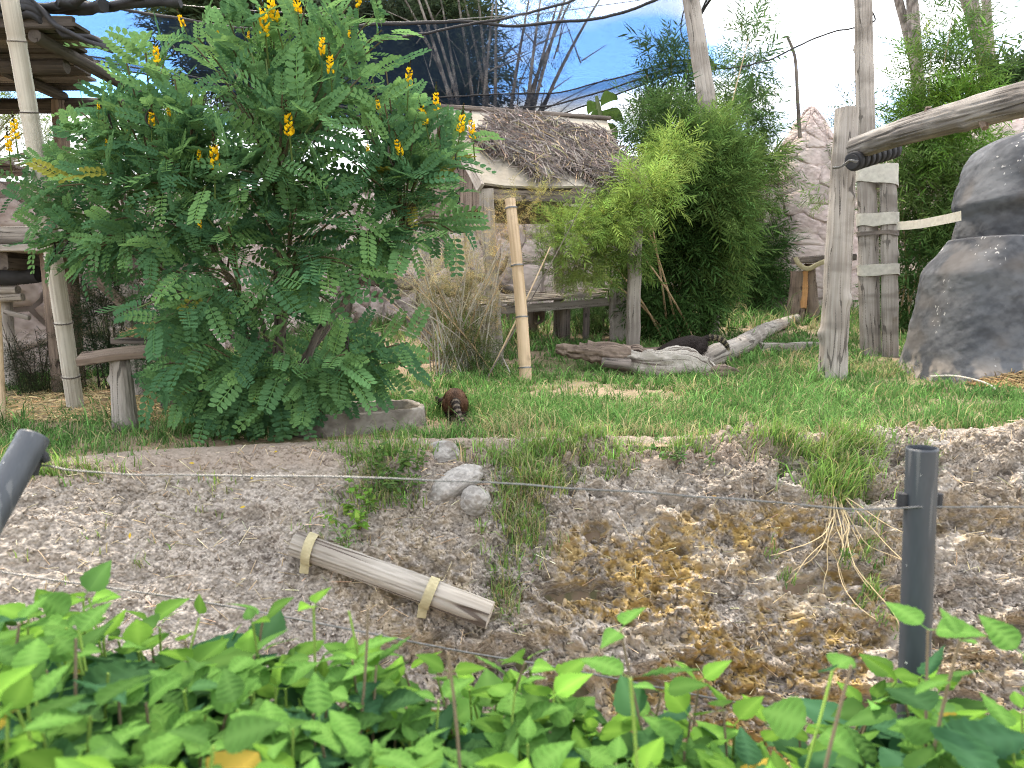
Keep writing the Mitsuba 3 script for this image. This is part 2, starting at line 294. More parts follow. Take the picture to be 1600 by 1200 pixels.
# -- earth bank: fine crumbly relief pushed along the slope's normal
def bank_point(x, s):
    """Surface point of the bank, s metres in front of its top edge (negative: behind)."""
    x, s = np.broadcast_arrays(np.asarray(x, float), np.asarray(s, float)); y = edge_y(x) - s
    z = H(x, y); e = .02
    dz = (H(x, y + e) - H(x, y - e)) / (2 * e)
    n = norm(np.stack([np.zeros_like(dz), -dz, np.ones_like(dz)], -1))
    p = np.stack([x, y, z], -1)
    rough = sst(-1.5, .4, x) * .75 + .38
    fade = sst(-.30, .05, s)
    q = p * [1, 1, 1.25]
    warp = meshkit.fbm(q * 2.1, 3, 31)[..., None] * .35
    big = meshkit.fbm(q * 1.9 + warp, 3, 11) - .5
    rid = 1 - np.abs(meshkit.fbm(q * 5.5 + warp, 3, 17) - .5) * 5.0
    crumb = meshkit.fbm(q * 26, 3, 23); crumb2 = meshkit.noise(q * 62, 29)
    lump = np.clip(meshkit.fbm(q * [9, 9, 13] + warp * 3, 3, 41) - .48, 0, 1)
    c1 = np.abs(meshkit.fbm(q * [11, 11, 14] + warp * 4, 3, 67) - .5); c2 = np.abs(meshkit.fbm(q * 27 + 3, 2, 69) - .5)
    crease = .55 * np.clip(.055 - c1, 0, 1) + .20 * np.clip(.07 - c2, 0, 1)
    hole = np.clip(meshkit.fbm(q * [4.2, 4.2, 6.0] + 9, 3, 53) - .585, 0, .2)
    d = fade * rough * (.20 * big + .075 * np.clip(rid, -.3, 1) + .16 * lump - 1.0 * hole) + (.35 + .65 * fade) * rough * (-1.0 * crease + .058 * (crumb - .5) + .018 * (crumb2 - .5)) + .012
    return p + n * d[..., None]
xs = np.arange(-4.1, 4.12, .0088)
ss_ = np.concatenate([np.arange(-.32, 0, .014), np.arange(0, 1.32, .0068), np.arange(1.32, 2.2, .03)])
X, S, f = grid(xs, ss_)
BV = bank_point(X, S).reshape(-1, 3)
put('earth_bank', (BV, f[:, [0, 2, 1]]), 'mat_soil', True); lab('earth_bank', kind='structure')
BT = cKDTree(BV[::5, [0, 2]])
def on_bank(u, v):
    """Bank surface point under photograph position (u, v)."""
    r = norm(ray(u, v)); d = BV - [0, 0, CAMZ]; t = d @ r
    c = np.linalg.norm(d - t[:, None] * r, axis=1); near = np.where(c < .02)[0]
    if len(near) == 0: return hit(u, v)
    return BV[near[np.argmin(t[near])]]
# loose crumbs on the slope
rg = R(4)
ic = trimesh.creation.icosphere(subdivisions=0); parts = MB()
for k in range(6):
    tv = ic.vertices * (1 + rg.normal(0, .28, (12, 1))) * rg.uniform(.6, 1.1, 3)
    n = 4800; x = rg.uniform(-3.4, 3.6, n); s = rg.uniform(-.03, 1.25, n) ** 1.0
    keep = n2(x, s * 1.5, 2.2, 61) + .15 * sst(-1, .5, x) > rg.uniform(.35, .75, n); x, s = x[keep], s[keep]
    P = bank_point(x, s); sz = np.clip(rg.lognormal(-5.05, .55, len(x)), .0025, .026)
    M = basis(sphere_pts(rg, len(x)), [0, 0, 1]) * sz[:, None, None]
    parts.add(*scatter(tv, ic.faces, M, P + [0, -.003, .003])[:2])
put('soil_crumbs', parts, 'mat_soil'); lab('soil_crumbs', kind='stuff', label='loose crumbs of soil and grit over the earth bank', cat='soil crumbs')

# ================================================================ GRASS
def blades(rg, x, y, z, length, width, base, lean=None, tilt=.8):
    n = len(x); a = rg.uniform(0, 2 * np.pi, n); side = np.stack([np.cos(a), np.sin(a), np.zeros(n)], -1) * (width * .5)[:, None]
    b = rg.uniform(0, 2 * np.pi, n); k = np.abs(rg.normal(.15, tilt, n))
    out = np.stack([np.cos(b), np.sin(b), np.zeros(n)], -1) * k[:, None]
    if lean is not None: out = out + lean
    P = np.stack([x, y, z], -1); L = length[:, None]; up = np.array([0, 0, 1.0])
    d1 = norm(up + out * .45); d2 = norm(up * .55 + out * 1.25)
    mid = P + d1 * L * .55; tip = mid + d2 * L * .5
    v = np.stack([P - side, P + side, mid + side * .8, mid - side * .8, tip], 1).reshape(-1, 3)
    f = (np.array([[0, 1, 2], [0, 2, 3], [3, 2, 4]])[None] + (np.arange(n) * 5)[:, None, None]).reshape(-1, 3)
    return v, f, None, np.repeat(base, 5, 0)
# bare patches: (x, y, rx, ry)
trough_c, bush_c = hit(570, 668), hit(425, 690)
bp_ = hit(711, 661)
BARE = [(bush_c[0] + .1, bush_c[1] + .05, .75, .28), (trough_c[0], trough_c[1] + .1, .62, .3), (-1.3, 9.2, 1.0, .5), (.3, 9.9, 1.3, .45), (3.2, 5.25, .35, .12), (4.2, 5.35, .5, .14), (-2.6, 5.55, .3, .12), (1.45, 8.9, 1.3, .30), (2.4, 9.25, .7, .3), (bp_[0], bp_[1] + .1, .3, .3)]
def cover(x, y):
    s = y - edge_y(x)
    c = .05 + 1.25 * sst(.40, .58, n2(x, y, 1.1, 71) * .6 + n2(x, y, 4, 72) * .4)
    w = .10 + .07 * (n2(x, x * 0, 1.5, 73) - .3)
    bare = np.exp(-((s - .20 - .14 * (n2(x, x * 0, .9, 75) - .5)) / (w * 1.25)) ** 4) * sst(-2.6, -1.2, x)
    c = c * (1 - .93 * np.clip(bare, 0, 1))
    for bx, by, rx, ry in BARE: c = c * (1 - .92 * np.exp(-(((x - bx) / rx) ** 2 + ((y - by) / ry) ** 2) ** 2))
    st = sst(-2.3, -3.1, x) * sst(5.75, 6.05, y + .1 * x + .3) * sst(7.9, 7.2, y)
    return c * (1 - .9 * st) * sst(-.02, .05, s)
rg = R(12); g = MB()
def lawn_band(y0, y1, tufts, per, L, W):
    y = np.sqrt(rg.uniform(y0 ** 2, y1 ** 2, tufts)); x = rg.uniform(-1, 1, tufts) * (.70 * y + .5)
    c = cover(x, y); keep = rg.uniform(0, 1.25, tufts) < c; x, y, c = x[keep], y[keep], c[keep]
    tall = np.exp(rg.normal(0, .28, len(x))) * (.55 + .65 * n2(x, y, .9, 77) + .35 * np.clip(c, 0, 1)) ; dry = sst(.50, .66, n2(x, y, .8, 79)) * .42 + .12
    s = y - edge_y(x); tall *= .55 + .45 * sst(.05, .35, s)
    X = np.repeat(x, per) + rg.normal(0, .035, len(x) * per); Y = np.repeat(y, per) + rg.normal(0, .03, len(x) * per)
    n = len(X); tl = np.repeat(tall, per) * np.exp(rg.normal(0, .3, n)) * L; isdry = rg.uniform(0, 1, n) < np.repeat(dry, per)
    hue = np.repeat(n2(x, y, 1.7, 81), per)[:, None]
    green = np.array([.080, .190, .048]) * (1 - hue) + np.array([.165, .295, .092]) * hue
    green = green * np.exp(rg.normal(0, .30, (n, 1)) + np.repeat(rg.normal(0, .22, len(x)), per)[:, None])
    col = np.where(isdry[:, None], vary(rg, n, (.40, .37, .20), .25, .08), green)
    lean = np.repeat(rg.normal(0, .6, (len(x), 3)) * [1, 1, 0], per, 0) + [0, -.12, 0]
    g.add(*blades(rg, X, Y, H(X, Y) - .015, tl, W * np.exp(rg.normal(0, .25, n)), col, lean))
lawn_band(4.1, 6.6, 10000, 9, .076, .0070)
lawn_band(6.6, 9.5, 10500, 8, .085, .0100)
lawn_band(9.5, 14, 8500, 7, .11, .015)
lawn_band(14, 20.5, 6500, 5, .22, .022)
# grass that spills over the edge and down the bank: (u, v, ru, rv, tufts, length)
for u, v, ru, rv, n, L in [(835, 720, 90, 22, 330, .10), (830, 765, 62, 38, 260, .10), (815, 830, 45, 60, 170, .09), (1000, 708, 150, 10, 260, .08), (1290, 712, 95, 22, 420, .12), (1310, 760, 60, 40, 300, .14),
                           (600, 712, 70, 22, 170, .09), (590, 770, 55, 45, 120, .08), (790, 930, 26, 60, 70, .08), (1345, 850, 22, 60, 26, .09), (60, 742, 120, 14, 160, .08), (1350, 940, 16, 14, 26, .09),
                           (1210, 705, 90, 8, 90, .08), (960, 735, 40, 30, 40, .08), (330, 780, 70, 40, 14, .06), (1440, 740, 40, 40, 20, .06), (520, 830, 60, 60, 16, .06), (180, 880, 150, 60, 14, .05)]:
    uu, vv = rg.normal(0, .5, n) * ru + u, rg.normal(0, .5, n) * rv + v
    B = np.array([hit(a, b) for a, b in zip(uu, vv)]); s = edge_y(B[:, 0]) - B[:, 1]; B = bank_point(B[:, 0], s)
    per = 6; P = np.repeat(B, per, 0) + rg.normal(0, .022, (n * per, 3)) * [1, .6, .3]; k = len(P)
    dry = rg.uniform(0, 1, k) < .22 + .25 * (v > 760)
    col = np.where(dry[:, None], vary(rg, k, (.42, .38, .22), .25, .1), vary(rg, k, (.20, .33, .085), .3, .12))
    g.add(*blades(rg, P[:, 0], P[:, 1], P[:, 2] - .01, L * np.exp(rg.normal(0, .35, k)), .006 * np.exp(rg.normal(0, .25, k)), col, np.array([0, -.45, 0]), .9))
put('grass', g, 'mat_grass'); lab('grass', kind='stuff', label='green grass growing over the lawn and spilling down the bank', cat='grass')
# dry straws and fallen yellow leaves
rg = R(14); g = MB(); n = 1500
x = rg.uniform(-3.4, 3.6, n); s = rg.uniform(-.1, 1.2, n); P = bank_point(x, s)
d = rg.normal(size=(n, 3)) * [1, .5, .5]
M = basis(d, [0, -.7, .7]); L = rg.uniform(.03, .13, n); M = M * np.stack([L, np.full(n, .0035), np.full(n, .01)], -1)[:, None, :]
tv, tf = np.array([[-.5, -.5, .1], [-.5, .5, .1], [.5, .5, .3], [.5, -.5, .3], [0, 0, .9]]), np.array([[0, 1, 4], [1, 2, 4], [2, 3, 4], [3, 0, 4]])
g.add(*scatter(tv, tf, M, P + [0, -.004, .006], vary(rg, n, (.46, .38, .26), .3, .08)))
n = 1800; x = rg.uniform(-4.6, -2.2, n); y = rg.uniform(5.7, 7.4, n) - .1 * (x + 3)
L = rg.uniform(.05, .2, n); M = basis(rg.normal(size=(n, 3)) * [1, 1, .12], [0, 0, 1]) * np.stack([L, np.full(n, .006), np.full(n, .012)], -1)[:, None, :]
g.add(*scatter(tv, tf, M, np.stack([x, y, H(x, y) + .012], -1), vary(rg, n, (.50, .38, .20), .25, .08)))
put('dry_straw', g, 'mat_straw'); lab('dry_straw', kind='stuff', label='scattered dry straws on the bank and the path', cat='straw')
lv = np.array([[-1, 0, 0], [-.3, -.42, .14], [.4, -.34, .12], [1, 0, .05], [.4, .34, .12], [-.3, .42, .14], [0, 0, -.02]]); lf = np.array([[6, i, (i + 1) % 6] for i in range(6)])
for u, v, where in [(203, 835, 'low on the bare bank at the left below the upper wire'), (432, 705, 'at the bank edge just below the flowering shrub trunk'), (300, 722, 'at the bank edge under the left side of the flowering shrub'), (90, 690, 'in the grass near the broken pipe post'),
                    (395, 745, 'beside the upper wire on the bare left bank'), (560, 822, 'just above the strapped log'), (795, 785, 'right of the pale stones and below the upper wire'), (840, 890, 'on the slope right of the strapped log'), (470, 716, 'on the path in front of the stone trough'), (380, 800, 'left of the strapped log on the bare bank'), (1120, 775, 'on the rocky bank just under the upper wire')]:
    p = on_bank(u, v) + [0, -.006, .012]; c = (.62, .45, .06) if v < 900 and u < 700 else (.42, .28, .12)
    k = free('fallen_leaf')
    put(k, MB().add(lv @ (basis(rg.normal(size=3) * [1, .4, .3], [0, -.7, .7]) * .016).T + p, lf, None, c), 'mat_leaf')
    lab(k, ('yellow' if u < 700 else 'brown') + ' fallen leaf ' + where, 'leaf', 'fallen leaves on the soil')

# ================================================================ ON THE BANK
def log(key, P, r, mat, label, cat='log', sides=20, rings=40, **kw):
    v, f, uv = tube(P, r, sides, rings, **kw); put(key, (v, f), mat, True, uv); lab(key, label, cat); return key
def band(P0, P1, rad, t0, w, thick, gap=0.0, seed=0):
    """Strap round a log: a closed loop of width w at fraction t0."""
    P0, P1 = np.asarray(P0, float), np.asarray(P1, float); t = norm(P1 - P0); a = norm(np.cross(t, [0, .3, 1.0])); b = np.cross(t, a); c = P0 + (P1 - P0) * t0
    n = 28; ang = np.linspace(0, 2 * np.pi, n, endpoint=False); rg = R(seed); V = []
    rr = rad + .004 + .004 * meshkit.noise(np.stack([np.cos(ang) * 2, np.sin(ang) * 2, ang * 0 + seed], -1), seed)
    sk = .012 * np.sin(ang + seed)
    for o, rad_ in ((-w / 2, 0), (w / 2, 0), (w / 2, thick), (-w / 2, thick)):
        V.append(c + (np.cos(ang) * (rr + rad_))[:, None] * a + (np.sin(ang) * (rr + rad_))[:, None] * b + (o + sk)[:, None] * t)
    V = np.array(V).reshape(-1, 3); f = []
    for k in range(4):
        for i in range(n):
            j = (i + 1) % n; k2 = (k + 1) % 4; f += [[k * n + i, k2 * n + i, k2 * n + j], [k * n + i, k2 * n + j, k * n + j]]
    return V, np.array(f), c
A_, B_ = (at(u, v, min(on_bank(u, v + o)[1] for o in (-10, 0, 12, 20)) - .05) for u, v in ((460, 849), (766, 961)))
r0 = px(20.5, 4.0)
key = 'timber_beam'; lab(key, 'short weathered log strapped across the face of the earth bank', 'log')
v, f, uv = tube([A_, A_ * .5 + B_ * .5 + [0, 0, .004], B_], [r0 * .95, r0, r0 * 1.02], 72, 70, rough=.05, groove=.13, seed=3)
put(part(key, 'trunk'), (v, f), 'mat_wood_warm', True, uv)
for q, sd in ((.085, 1), (.70, 2)):
    v, f, c = band(A_, B_, r0 * 1.02, q, .05, .007, seed=sd)
    mb = MB().add(v, f)
    e = c + np.array([-.02 if sd == 1 else -.03, .0, -r0 * 1.0])   # loose tongue of the strap hanging to the soil
    tl = np.array([[-.025, -.008, .035], [.025, -.008, .03], [.018, -.035, -.015], [-.028, -.035, -.012], [-.035, -.03, -.05], [.012, -.03, -.055]]); tl2 = tl + [0, .006, 0]
    q4 = [[0, 1, 2], [0, 2, 3], [3, 2, 5], [3, 5, 4]]
    mb.add(np.vstack([tl, tl2]) + e, q4 + [[a + 6, c_ + 6, b + 6] for a, b, c_ in q4] + [[0, 6, 7], [0, 7, 1], [1, 7, 8], [1, 8, 2], [2, 8, 11], [2, 11, 5], [0, 3, 9], [0, 9, 6], [3, 4, 10], [3, 10, 9], [4, 5, 11], [4, 11, 10]])
    put(part(key, 'strap'), mb, 'mat_canvas_olive', False)
    scene[f'{key}__strap' if sd == 1 else f'{key}__strap_001'].update()

def boulder(c, ax, seed, amp=.18, sub=4, rot=0.0, flat=.0, fn=None):
    s = trimesh.creation.icosphere(subdivisions=sub); v = s.vertices.copy()
    d = 1 + amp * 2 * (meshkit.fbm(v * 1.3 + seed * 3.7, 4, seed) - .5) + amp * .25 * (meshkit.fbm(v * 5 + seed, 3, seed + 1) - .5)
    v = v * d[:, None]
    if fn is not None: v = fn(v)
    v = v * ax; cr, sr = math.cos(rot), math.sin(rot)
    v = np.stack([v[:, 0] * cr - v[:, 2] * sr, v[:, 1], v[:, 0] * sr + v[:, 2] * cr], -1)
    return v + c, s.faces
for u, v, ru, rv, rot, sd, label, mat in [(703, 758, 56, 27, .62, 5, 'long pale rounded stone tilted on the upper bank', 'mat_stone_pale'), (744, 778, 24, 25, .1, 8, 'small pale round stone right below the long tilted stone', 'mat_stone_pale'),
                                          (692, 708, 31, 22, .2, 11, 'cracked brown grey stone at the bank edge above the long pale stone', 'mat_stone_pale'), (1458, 692, 30, 8, 0, 14, 'flat dark slab of stone on the bank edge behind the right pipe post', 'mat_stone_pale'),
                                          (1010, 722, 30, 14, .2, 17, 'rough grey lump of rock at the bank edge left of the hanging grass', 'mat_soil')]:
    p = on_bank(u, v); k = free('stone'); d = p[1]
    put(k, boulder(p + [0, .055, -.02], [px(ru, d), px((ru + rv) * .5, d), px(rv, d)], sd, .20, 4, rot), mat, True); lab(k, label, 'stone')

# grass runner hanging down the bank with bare tan stems
rg = R(21); mb = MB(); root = on_bank(1300, 765); tips = MB(); np_ = 0
for i in range(15):
    P = [root + rg.normal(0, .03, 3) * [1, .2, .3]]; d = np.array([rg.normal(0, .45), -.35, -1.0])
    for s in range(rg.integers(4, 9)):
        d = norm(d + rg.normal(0, .35, 3) * [1, .2, .5]); q = P[-1] + d * .085
        s_ = edge_y(q[0]) - q[1]; bp = bank_point(q[0], np.clip(s_, 0, 1.2)); q = q if q[1] < bp[1] - .01 else np.array([q[0], bp[1] - .015, q[2]]); P.append(q)
    P = np.array(P); mb.add(*tube(P, np.linspace(.0042, .002, len(P)), 4, len(P) * 2, caps=False)[:2], None, (.50, .40, .24))
    n = 14; t = P[-1]; tips.add(*blades(rg, t[0] + rg.normal(0, .02, n), t[1] + rg.normal(0, .01, n) - .005, t[2] + rg.normal(0, .02, n), rg.uniform(.05, .11, n), np.full(n, .006), vary(rg, n, (.13, .23, .06)), np.array([0, -.5, -.3]), .9))
lab('hanging_grass_runner', 'tangle of bare tan grass runners hanging down the bank beside the right pipe post', 'plant')
put('hanging_grass_runner__stem', mb, 'mat_stem'); put('hanging_grass_runner__foliage', tips, 'mat_grass'); lab('hanging_grass_runner__foliage', kind='stuff')

# small leafy weeds
def weed(key, u, v, ru, rv, n, base, label, size=.03):
    rg = R(u); st, lv_ = MB(), MB(); c0 = on_bank(u, v + rv)
    for i in range(max(5, n // 16)):
        p = on_bank(u + rg.normal(0, .45) * ru, v + rg.normal(0, .45) * rv); h = rg.uniform(.05, .16)
        q = p + np.array([rg.normal(0, .04), -rg.uniform(.03, .10), h]); st.add(*tube([p, (p + q) / 2 + [0, -.01, .02], q], [.003, .002], 4, 5, caps=False)[:2], None, (.14, .20, .06))
        k = 16; t = rg.uniform(.2, 1.05, k)[:, None]; P = p + (q - p) * t + rg.normal(0, .012, (k, 3)); D = rg.normal(size=(k, 3)) * [1, 1, .5] + [0, -.4, .1]
        tv = np.array([[0, 0, 0], [.35, .28, .05], [1, 0, -.08], [.35, -.28, .05], [.7, .2, 0], [.7, -.2, 0]]); tf = np.array([[0, 1, 3], [1, 4, 3], [4, 5, 3], [4, 2, 5]])
        lv_.add(*scatter(tv, tf, basis(D, [0, -.2, 1]) * (size * np.exp(rg.normal(0, .3, k)))[:, None, None], P, vary(rg, k, base)))
    lab(key, label, 'plant'); put(key + '__stem', st, 'mat_stem'); put(key + '__foliage', lv_, 'mat_leaf'); lab(key + '__foliage', kind='stuff')
weed('weed', 555, 808, 24, 34, 150, (.16, .29, .05), 'bright green leafy weed on the bank above the strapped log', .036)
weed('weed_001', 612, 735, 55, 34, 330, (.10, .18, .05), 'broad patch of low weeds at the bank edge left of the pale stones')
weed('weed_002', 615, 780, 40, 34, 160, (.10, .17, .05), 'loose dull weeds just below the upper wire left of the pale stones')
weed('weed_003', 1070, 718, 36, 14, 110, (.08, .15, .05), 'low dark weed on the rocky bank edge in the centre right')
weed('weed_004', 537, 862, 10, 8, 60, (.18, .27, .09), 'tiny pale weed sprouting on top of the strapped log', .022)

# ================================================================ FENCE OF GREY PIPES AND WIRE
def pipe_post(key, P0, P1, r, label, cap_tilt=0):
    lab(key, label, 'fence post'); v, f, uv = tube([P0, P1], [r, r], 28, 16, caps=False)
    mb = MB().add(v, f, uv)
    t = norm(np.asarray(P1) - P0); a = norm(np.cross(t, [0, 1, .1])); b = np.cross(t, a); ang = np.linspace(0, 2 * np.pi, 28, endpoint=False)
    prof = [(r, 0), (r * .97, .004), (r * .86, .004), (r * .84, -.05)]
    V = np.vstack([np.asarray(P1) + (np.cos(ang) * q)[:, None] * a + (np.sin(ang) * q)[:, None] * b + t * h for q, h in prof]); f = []
    for k in range(3):
        for i in range(28):
            j = (i + 1) % 28; f += [[k * 28 + i, k * 28 + j, k * 28 + 28 + j], [k * 28 + i, k * 28 + 28 + j, k * 28 + 28 + i]]
    f += [[84, 84 + i + 1, 84 + i] for i in range(1, 27)]
    mb.add(V, f); put(part(key, 'pipe'), mb, 'mat_pipe', True, )
    return key
YP = 1.72; rp = px(24, YP)
q1, q0 = at(1441, 702, YP), at(1424, 1160, YP); q0 = q1 + (q0 - q1) * ((q1[2] + .6) / (q1[2] - q0[2]))
k = pipe_post('pipe_post', q0, q1, rp, 'upright dark grey plastic pipe post standing behind the leaves on the right')
cl = at(1437, 782, YP)
def clip_loop(c, r, w):
    mb = MB()
    for sx in (-1, 1):   # dark eyelets either side
        mb.add(*tube([c + [sx * r * 1.15, .0, -w * 1.4], c + [sx * r * 1.15, 0, w * 1.4]], [.012, .012], 10, 6)[:2])
    return mb
[put(part(k, 'clamp'), tube([cl + [sx * rp * 1.17, 0, -.017], cl + [sx * rp * 1.17, 0, .017]], [.012, .012], 10, 6)[:2], 'mat_black') for sx in (-1, 1)]
p1, p0 = at(52, 684, 1.75), at(-20, 815, 1.62); p0 = p1 + (p0 - p1) * 4.0
k = pipe_post('pipe_post_001', p0, p1, rp * 1.02, 'broken dark grey plastic pipe post leaning over at the left edge')
c0 = at(68, 722, 1.75); mb = MB()
mb.add(*tube([at(52, 742, 1.74), at(66, 712, 1.75)], [.011, .013], 10, 5)[:2]); mb.add(*tube([at(62, 726, 1.73), at(74, 722, 1.75)], [.008, .008], 8, 4)[:2])
put(part(k, 'clamp'), tube([at(52, 742, 1.74), at(66, 712, 1.75), at(74, 722, 1.75)], [.011, .013, .008], 10, 12)[:2], 'mat_black')
def wire(key, P, r, label, n=120, wob=.0015, mat='mat_wire', cat='wire'):
    Q = catmull(P, n); s = np.linspace(0, 1, n); Q = Q + wob * 2 * np.stack([0 * s, meshkit.noise(np.stack([s * 22, s * 0, s * 0], -1), 3) - .5, meshkit.noise(np.stack([s * 26, s * 0 + 4, s * 0], -1), 7) - .5], -1)
    v, f, uv = tube(Q, r, 7, n, caps=False); put(key, (v, f), mat, True, uv); lab(key, label, cat)
wire('fence_wire', [at(u, v, y) for u, v, y in [(-60, 726, 1.75), (70, 727, 1.75), (110, 735, 1.75), (250, 743, 1.75), (480, 744, 1.75), (700, 752, 1.74), (960, 766, 1.74), (1200, 785, 1.73), (1330, 795, 1.72), (1413, 794, 1.70), (1440, 792, 1.688), (1466, 792, 1.70), (1700, 794, 1.7)]], .0021, 'upper slack steel wire running from the left pipe to the right pipe', wob=.002)
wire('fence_wire_001', [at(u, v, y) for u, v, y in [(-60, 882, 1.72), (0, 893, 1.72), (300, 938, 1.73), (520, 978, 1.73), (700, 1014, 1.74), (900, 1048, 1.74), (1240, 1108, 1.75), (1430, 1116, 1.76), (1560, 1130, 1.76), (1750, 1150, 1.76)]], .0021, 'lower steel wire slanting down behind the foreground leaves', wob=.001)

# ================================================================ FOREGROUND HEDGE
def ovate(seed, nt=12, q=0.0):
    rg = R(seed); t = np.linspace(0, 1, nt); w = .38 * np.sin(np.pi * t ** .72) ** .9 * (1 - .25 * t) + .004; ser = np.where(np.arange(nt) % 2 == 1, 1.05, .96)
    s = np.array([-1, -.55, -.06, .06, .55, 1.0]); V = np.zeros((nt, 6, 3)); bendl = rg.uniform(.2, .9); fold = rg.uniform(.0, .35); tw = rg.normal(0, .15)
    V[..., 0] = t[:, None] - .07 * np.abs(s)[None] * np.sin(np.pi * t)[:, None]
    V[..., 1] = s[None] * w[:, None] * np.where(np.abs(s) == 1, 1, 1)[None] * np.where((np.abs(s) == 1)[None], ser[:, None], 1)
    V[..., 2] = fold * np.abs(V[..., 1]) - bendl * t[:, None] ** 2 * .5 + q * .022 * np.cos(2 * np.pi * (t[:, None] * 6.5 - np.abs(s)[None] * 1.1)) * (np.abs(s) > .1) * np.sin(np.pi * t)[:, None] + tw * V[..., 1] * t[:, None]
    col = np.ones((nt, 6, 3)); col[:, 2:4] = [1.35, 1.25, 1.35]; col[:, [0, 5]] *= .95; col *= (1 + q * .16 * np.cos(2 * np.pi * (t[:, None] * 6.5 - np.abs(s)[None] * 1.1)) * (np.abs(s) > .1))[..., None]
    i, j = np.meshgrid(np.arange(nt - 1), np.arange(5), indexing='ij'); a = i * 6 + j
    q = np.stack([a, a + 6, a + 7, a + 1], -1).reshape(-1, 4); f = np.vstack([q[:, [0, 1, 2]], q[:, [0, 2, 3]]])
    pv = np.array([[-.2, -.012, .03], [-.2, .012, .03], [.02, .012, 0], [.02, -.012, 0]]); v = np.vstack([V.reshape(-1, 3), pv]); n = nt * 6
    return v, np.vstack([f, [[n, n + 3, n + 2], [n, n + 2, n + 1]]]), np.vstack([col.reshape(-1, 3), np.full((4, 3), 1.3)])
OV = [ovate(s) for s in range(7)]; OVH = [ovate(s, 28, 1.0) for s in range(7)]
rg = R(31); leaves, stems = [], []
def shoot(base, top, nodes, size, tone, up_l=.25):
    mid = (base + top) / 2 + rg.normal(0, .03, 3); C = catmull([base, mid, top], 24); stems.append((C, .0034))
    L = np.linalg.norm(top - base); a = rg.uniform(0, np.pi)
    for i in range(nodes):
        t = 1 - (i / nodes) * min(1, .36 / L) ; k = min(int(t * 23), 23); P = C[k]; a += np.pi / 2 + rg.normal(0, .2)
        for sgn in (0, np.pi):
            if rg.uniform() < .06: continue
            an = a + sgn + rg.normal(0, .25); sz = min(size * np.exp(rg.normal(-.06, .30)), .14) * (.55 if i == 0 else .8 if i == 1 else 1)
            d = np.array([math.cos(an), math.sin(an), (.6 if i == 0 else .3 if i == 1 else up_l - .2) + rg.normal(0, .25)])
            leaves.append((rg.integers(0, 7), P + norm(d) * sz * .2, norm(d), np.array([rg.normal(0, .40), rg.normal(-.05, .40), 1]), sz, tone * math.exp(rg.normal(0, .12)), i))
def hedge_top(x, y):
    v = np.interp(x / y * FPX + 800, [-100, 100, 350, 520, 640, 800, 900, 1000, 1250, 1400, 1500, 1700], [925, 930, 965, 980, 1020, 1035, 1055, 1050, 1075, 1060, 1040, 1060])
    yb = 1.6; zb = CAMZ + (ray(800, v if np.ndim(v) == 0 else 0)[2] / ray(800, v)[1]) * yb if np.ndim(v) == 0 else 0
    return zb - .03 + (1.6 - y) * .16
for i in range(430):
    y = rg.uniform(.78, 1.62); x = rg.uniform(-1, 1) * (.74 * y + .12)
    if abs(x - q1[0]) < .07 and abs(y - YP) < .08: continue
    zt = hedge_top(x, y) + rg.normal(-.03, .035)
    shoot(np.array([x + rg.normal(0, .08), y + rg.normal(0, .05), -.5]), np.array([x, y, zt]), rg.integers(5, 8), .122, 1.0)
# taller shoots that stand out of the hedge: (u, v of the tip, depth)
for u, v, y, nn in [(1500, 1000, 1.18, 5), (1450, 985, 1.35, 4), (970, 985, 1.35, 4), (490, 950, 1.4, 4), (545, 955, 1.5, 0), (575, 950, 1.3, 0), (130, 935, 1.5, 2), (85, 945, 1.5, 0), (700, 1020, 1.1, 0), (1330, 1040, 1.1, 0), (1600, 1025, 1.3, 4), (30, 975, 1.3, 4), (985, 1060, 1.0, 0), (820, 1035, 1.4, 4), (1300, 1050, 1.25, 4)]:
    t = at(u, v, y); shoot(np.array([t[0] + rg.normal(0, .12), y + rg.normal(0, .06), -.4]), t, nn, .11, 1.1, .5)
lab('hedge', 'low leafy green hedge of broad toothed leaves along the front edge', 'hedge')
def leaf_tone(t, node):
    young = np.array([.14, .285, .04]); old = np.array([.040, .105, .050]); k = {0: .8, 1: .45}.get(int(node), .06); k = np.clip(k + rg.normal(0, .22), 0, 1)
    if rg.uniform() < .012: return np.array([.34, .27, .05]) * t
    return (old * (1 - k) + young * k) * t * math.exp(rg.normal(0, .18))
mats = [(b, p, basis(d, u) * s, leaf_tone(t, nd), p) for b, p, d, u, s, t, nd in leaves]
order = np.argsort([p[1] + .6 * max(0, hedge_top(p[0], p[1]) - p[2]) for _, p, *_ in mats]); shared = {}
rest = MB()
front = [i for i in order if abs(mats[i][1][0]) < .69 * mats[i][1][1] and mats[i][1][2] > hedge_top(mats[i][1][0], mats[i][1][1]) - .16 and mats[i][1][2] < CAMZ - .52 * 0 and (CAMZ - mats[i][1][2]) / mats[i][1][1] < .67][:290]; fs = set(front)
TONES = [leaf_tone(1.0, nd) for nd in (0, 0, 1, 1, 2, 2, 2, 2, 2)]
for n_, i in enumerate(front):
    b, p, M, c, _ = mats[i]; ti = int(np.argmin([np.abs(c - t).sum() for t in TONES])); kk = (b, ti)
    if kk not in shared:
        v, f, tc = OVH[b]; shared[kk] = mikit.ply((v, f), 'mat_leaf_gloss', True, None, tc * TONES[ti])
    X4 = np.eye(4); X4[:3, :3] = M; X4[:3, 3] = p
    scene[part('hedge', 'leaf')] = {**shared[kk], 'to_world': T(X4)}
for b in range(7):
    ids = [i for i in range(len(mats)) if i not in fs and mats[i][0] == b]; v, f, tc = OV[b]
    rest.add(*scatter(v, f, np.array([mats[i][2] for i in ids]), np.array([mats[i][1] for i in ids]), np.array([mats[i][3] for i in ids]), tc))
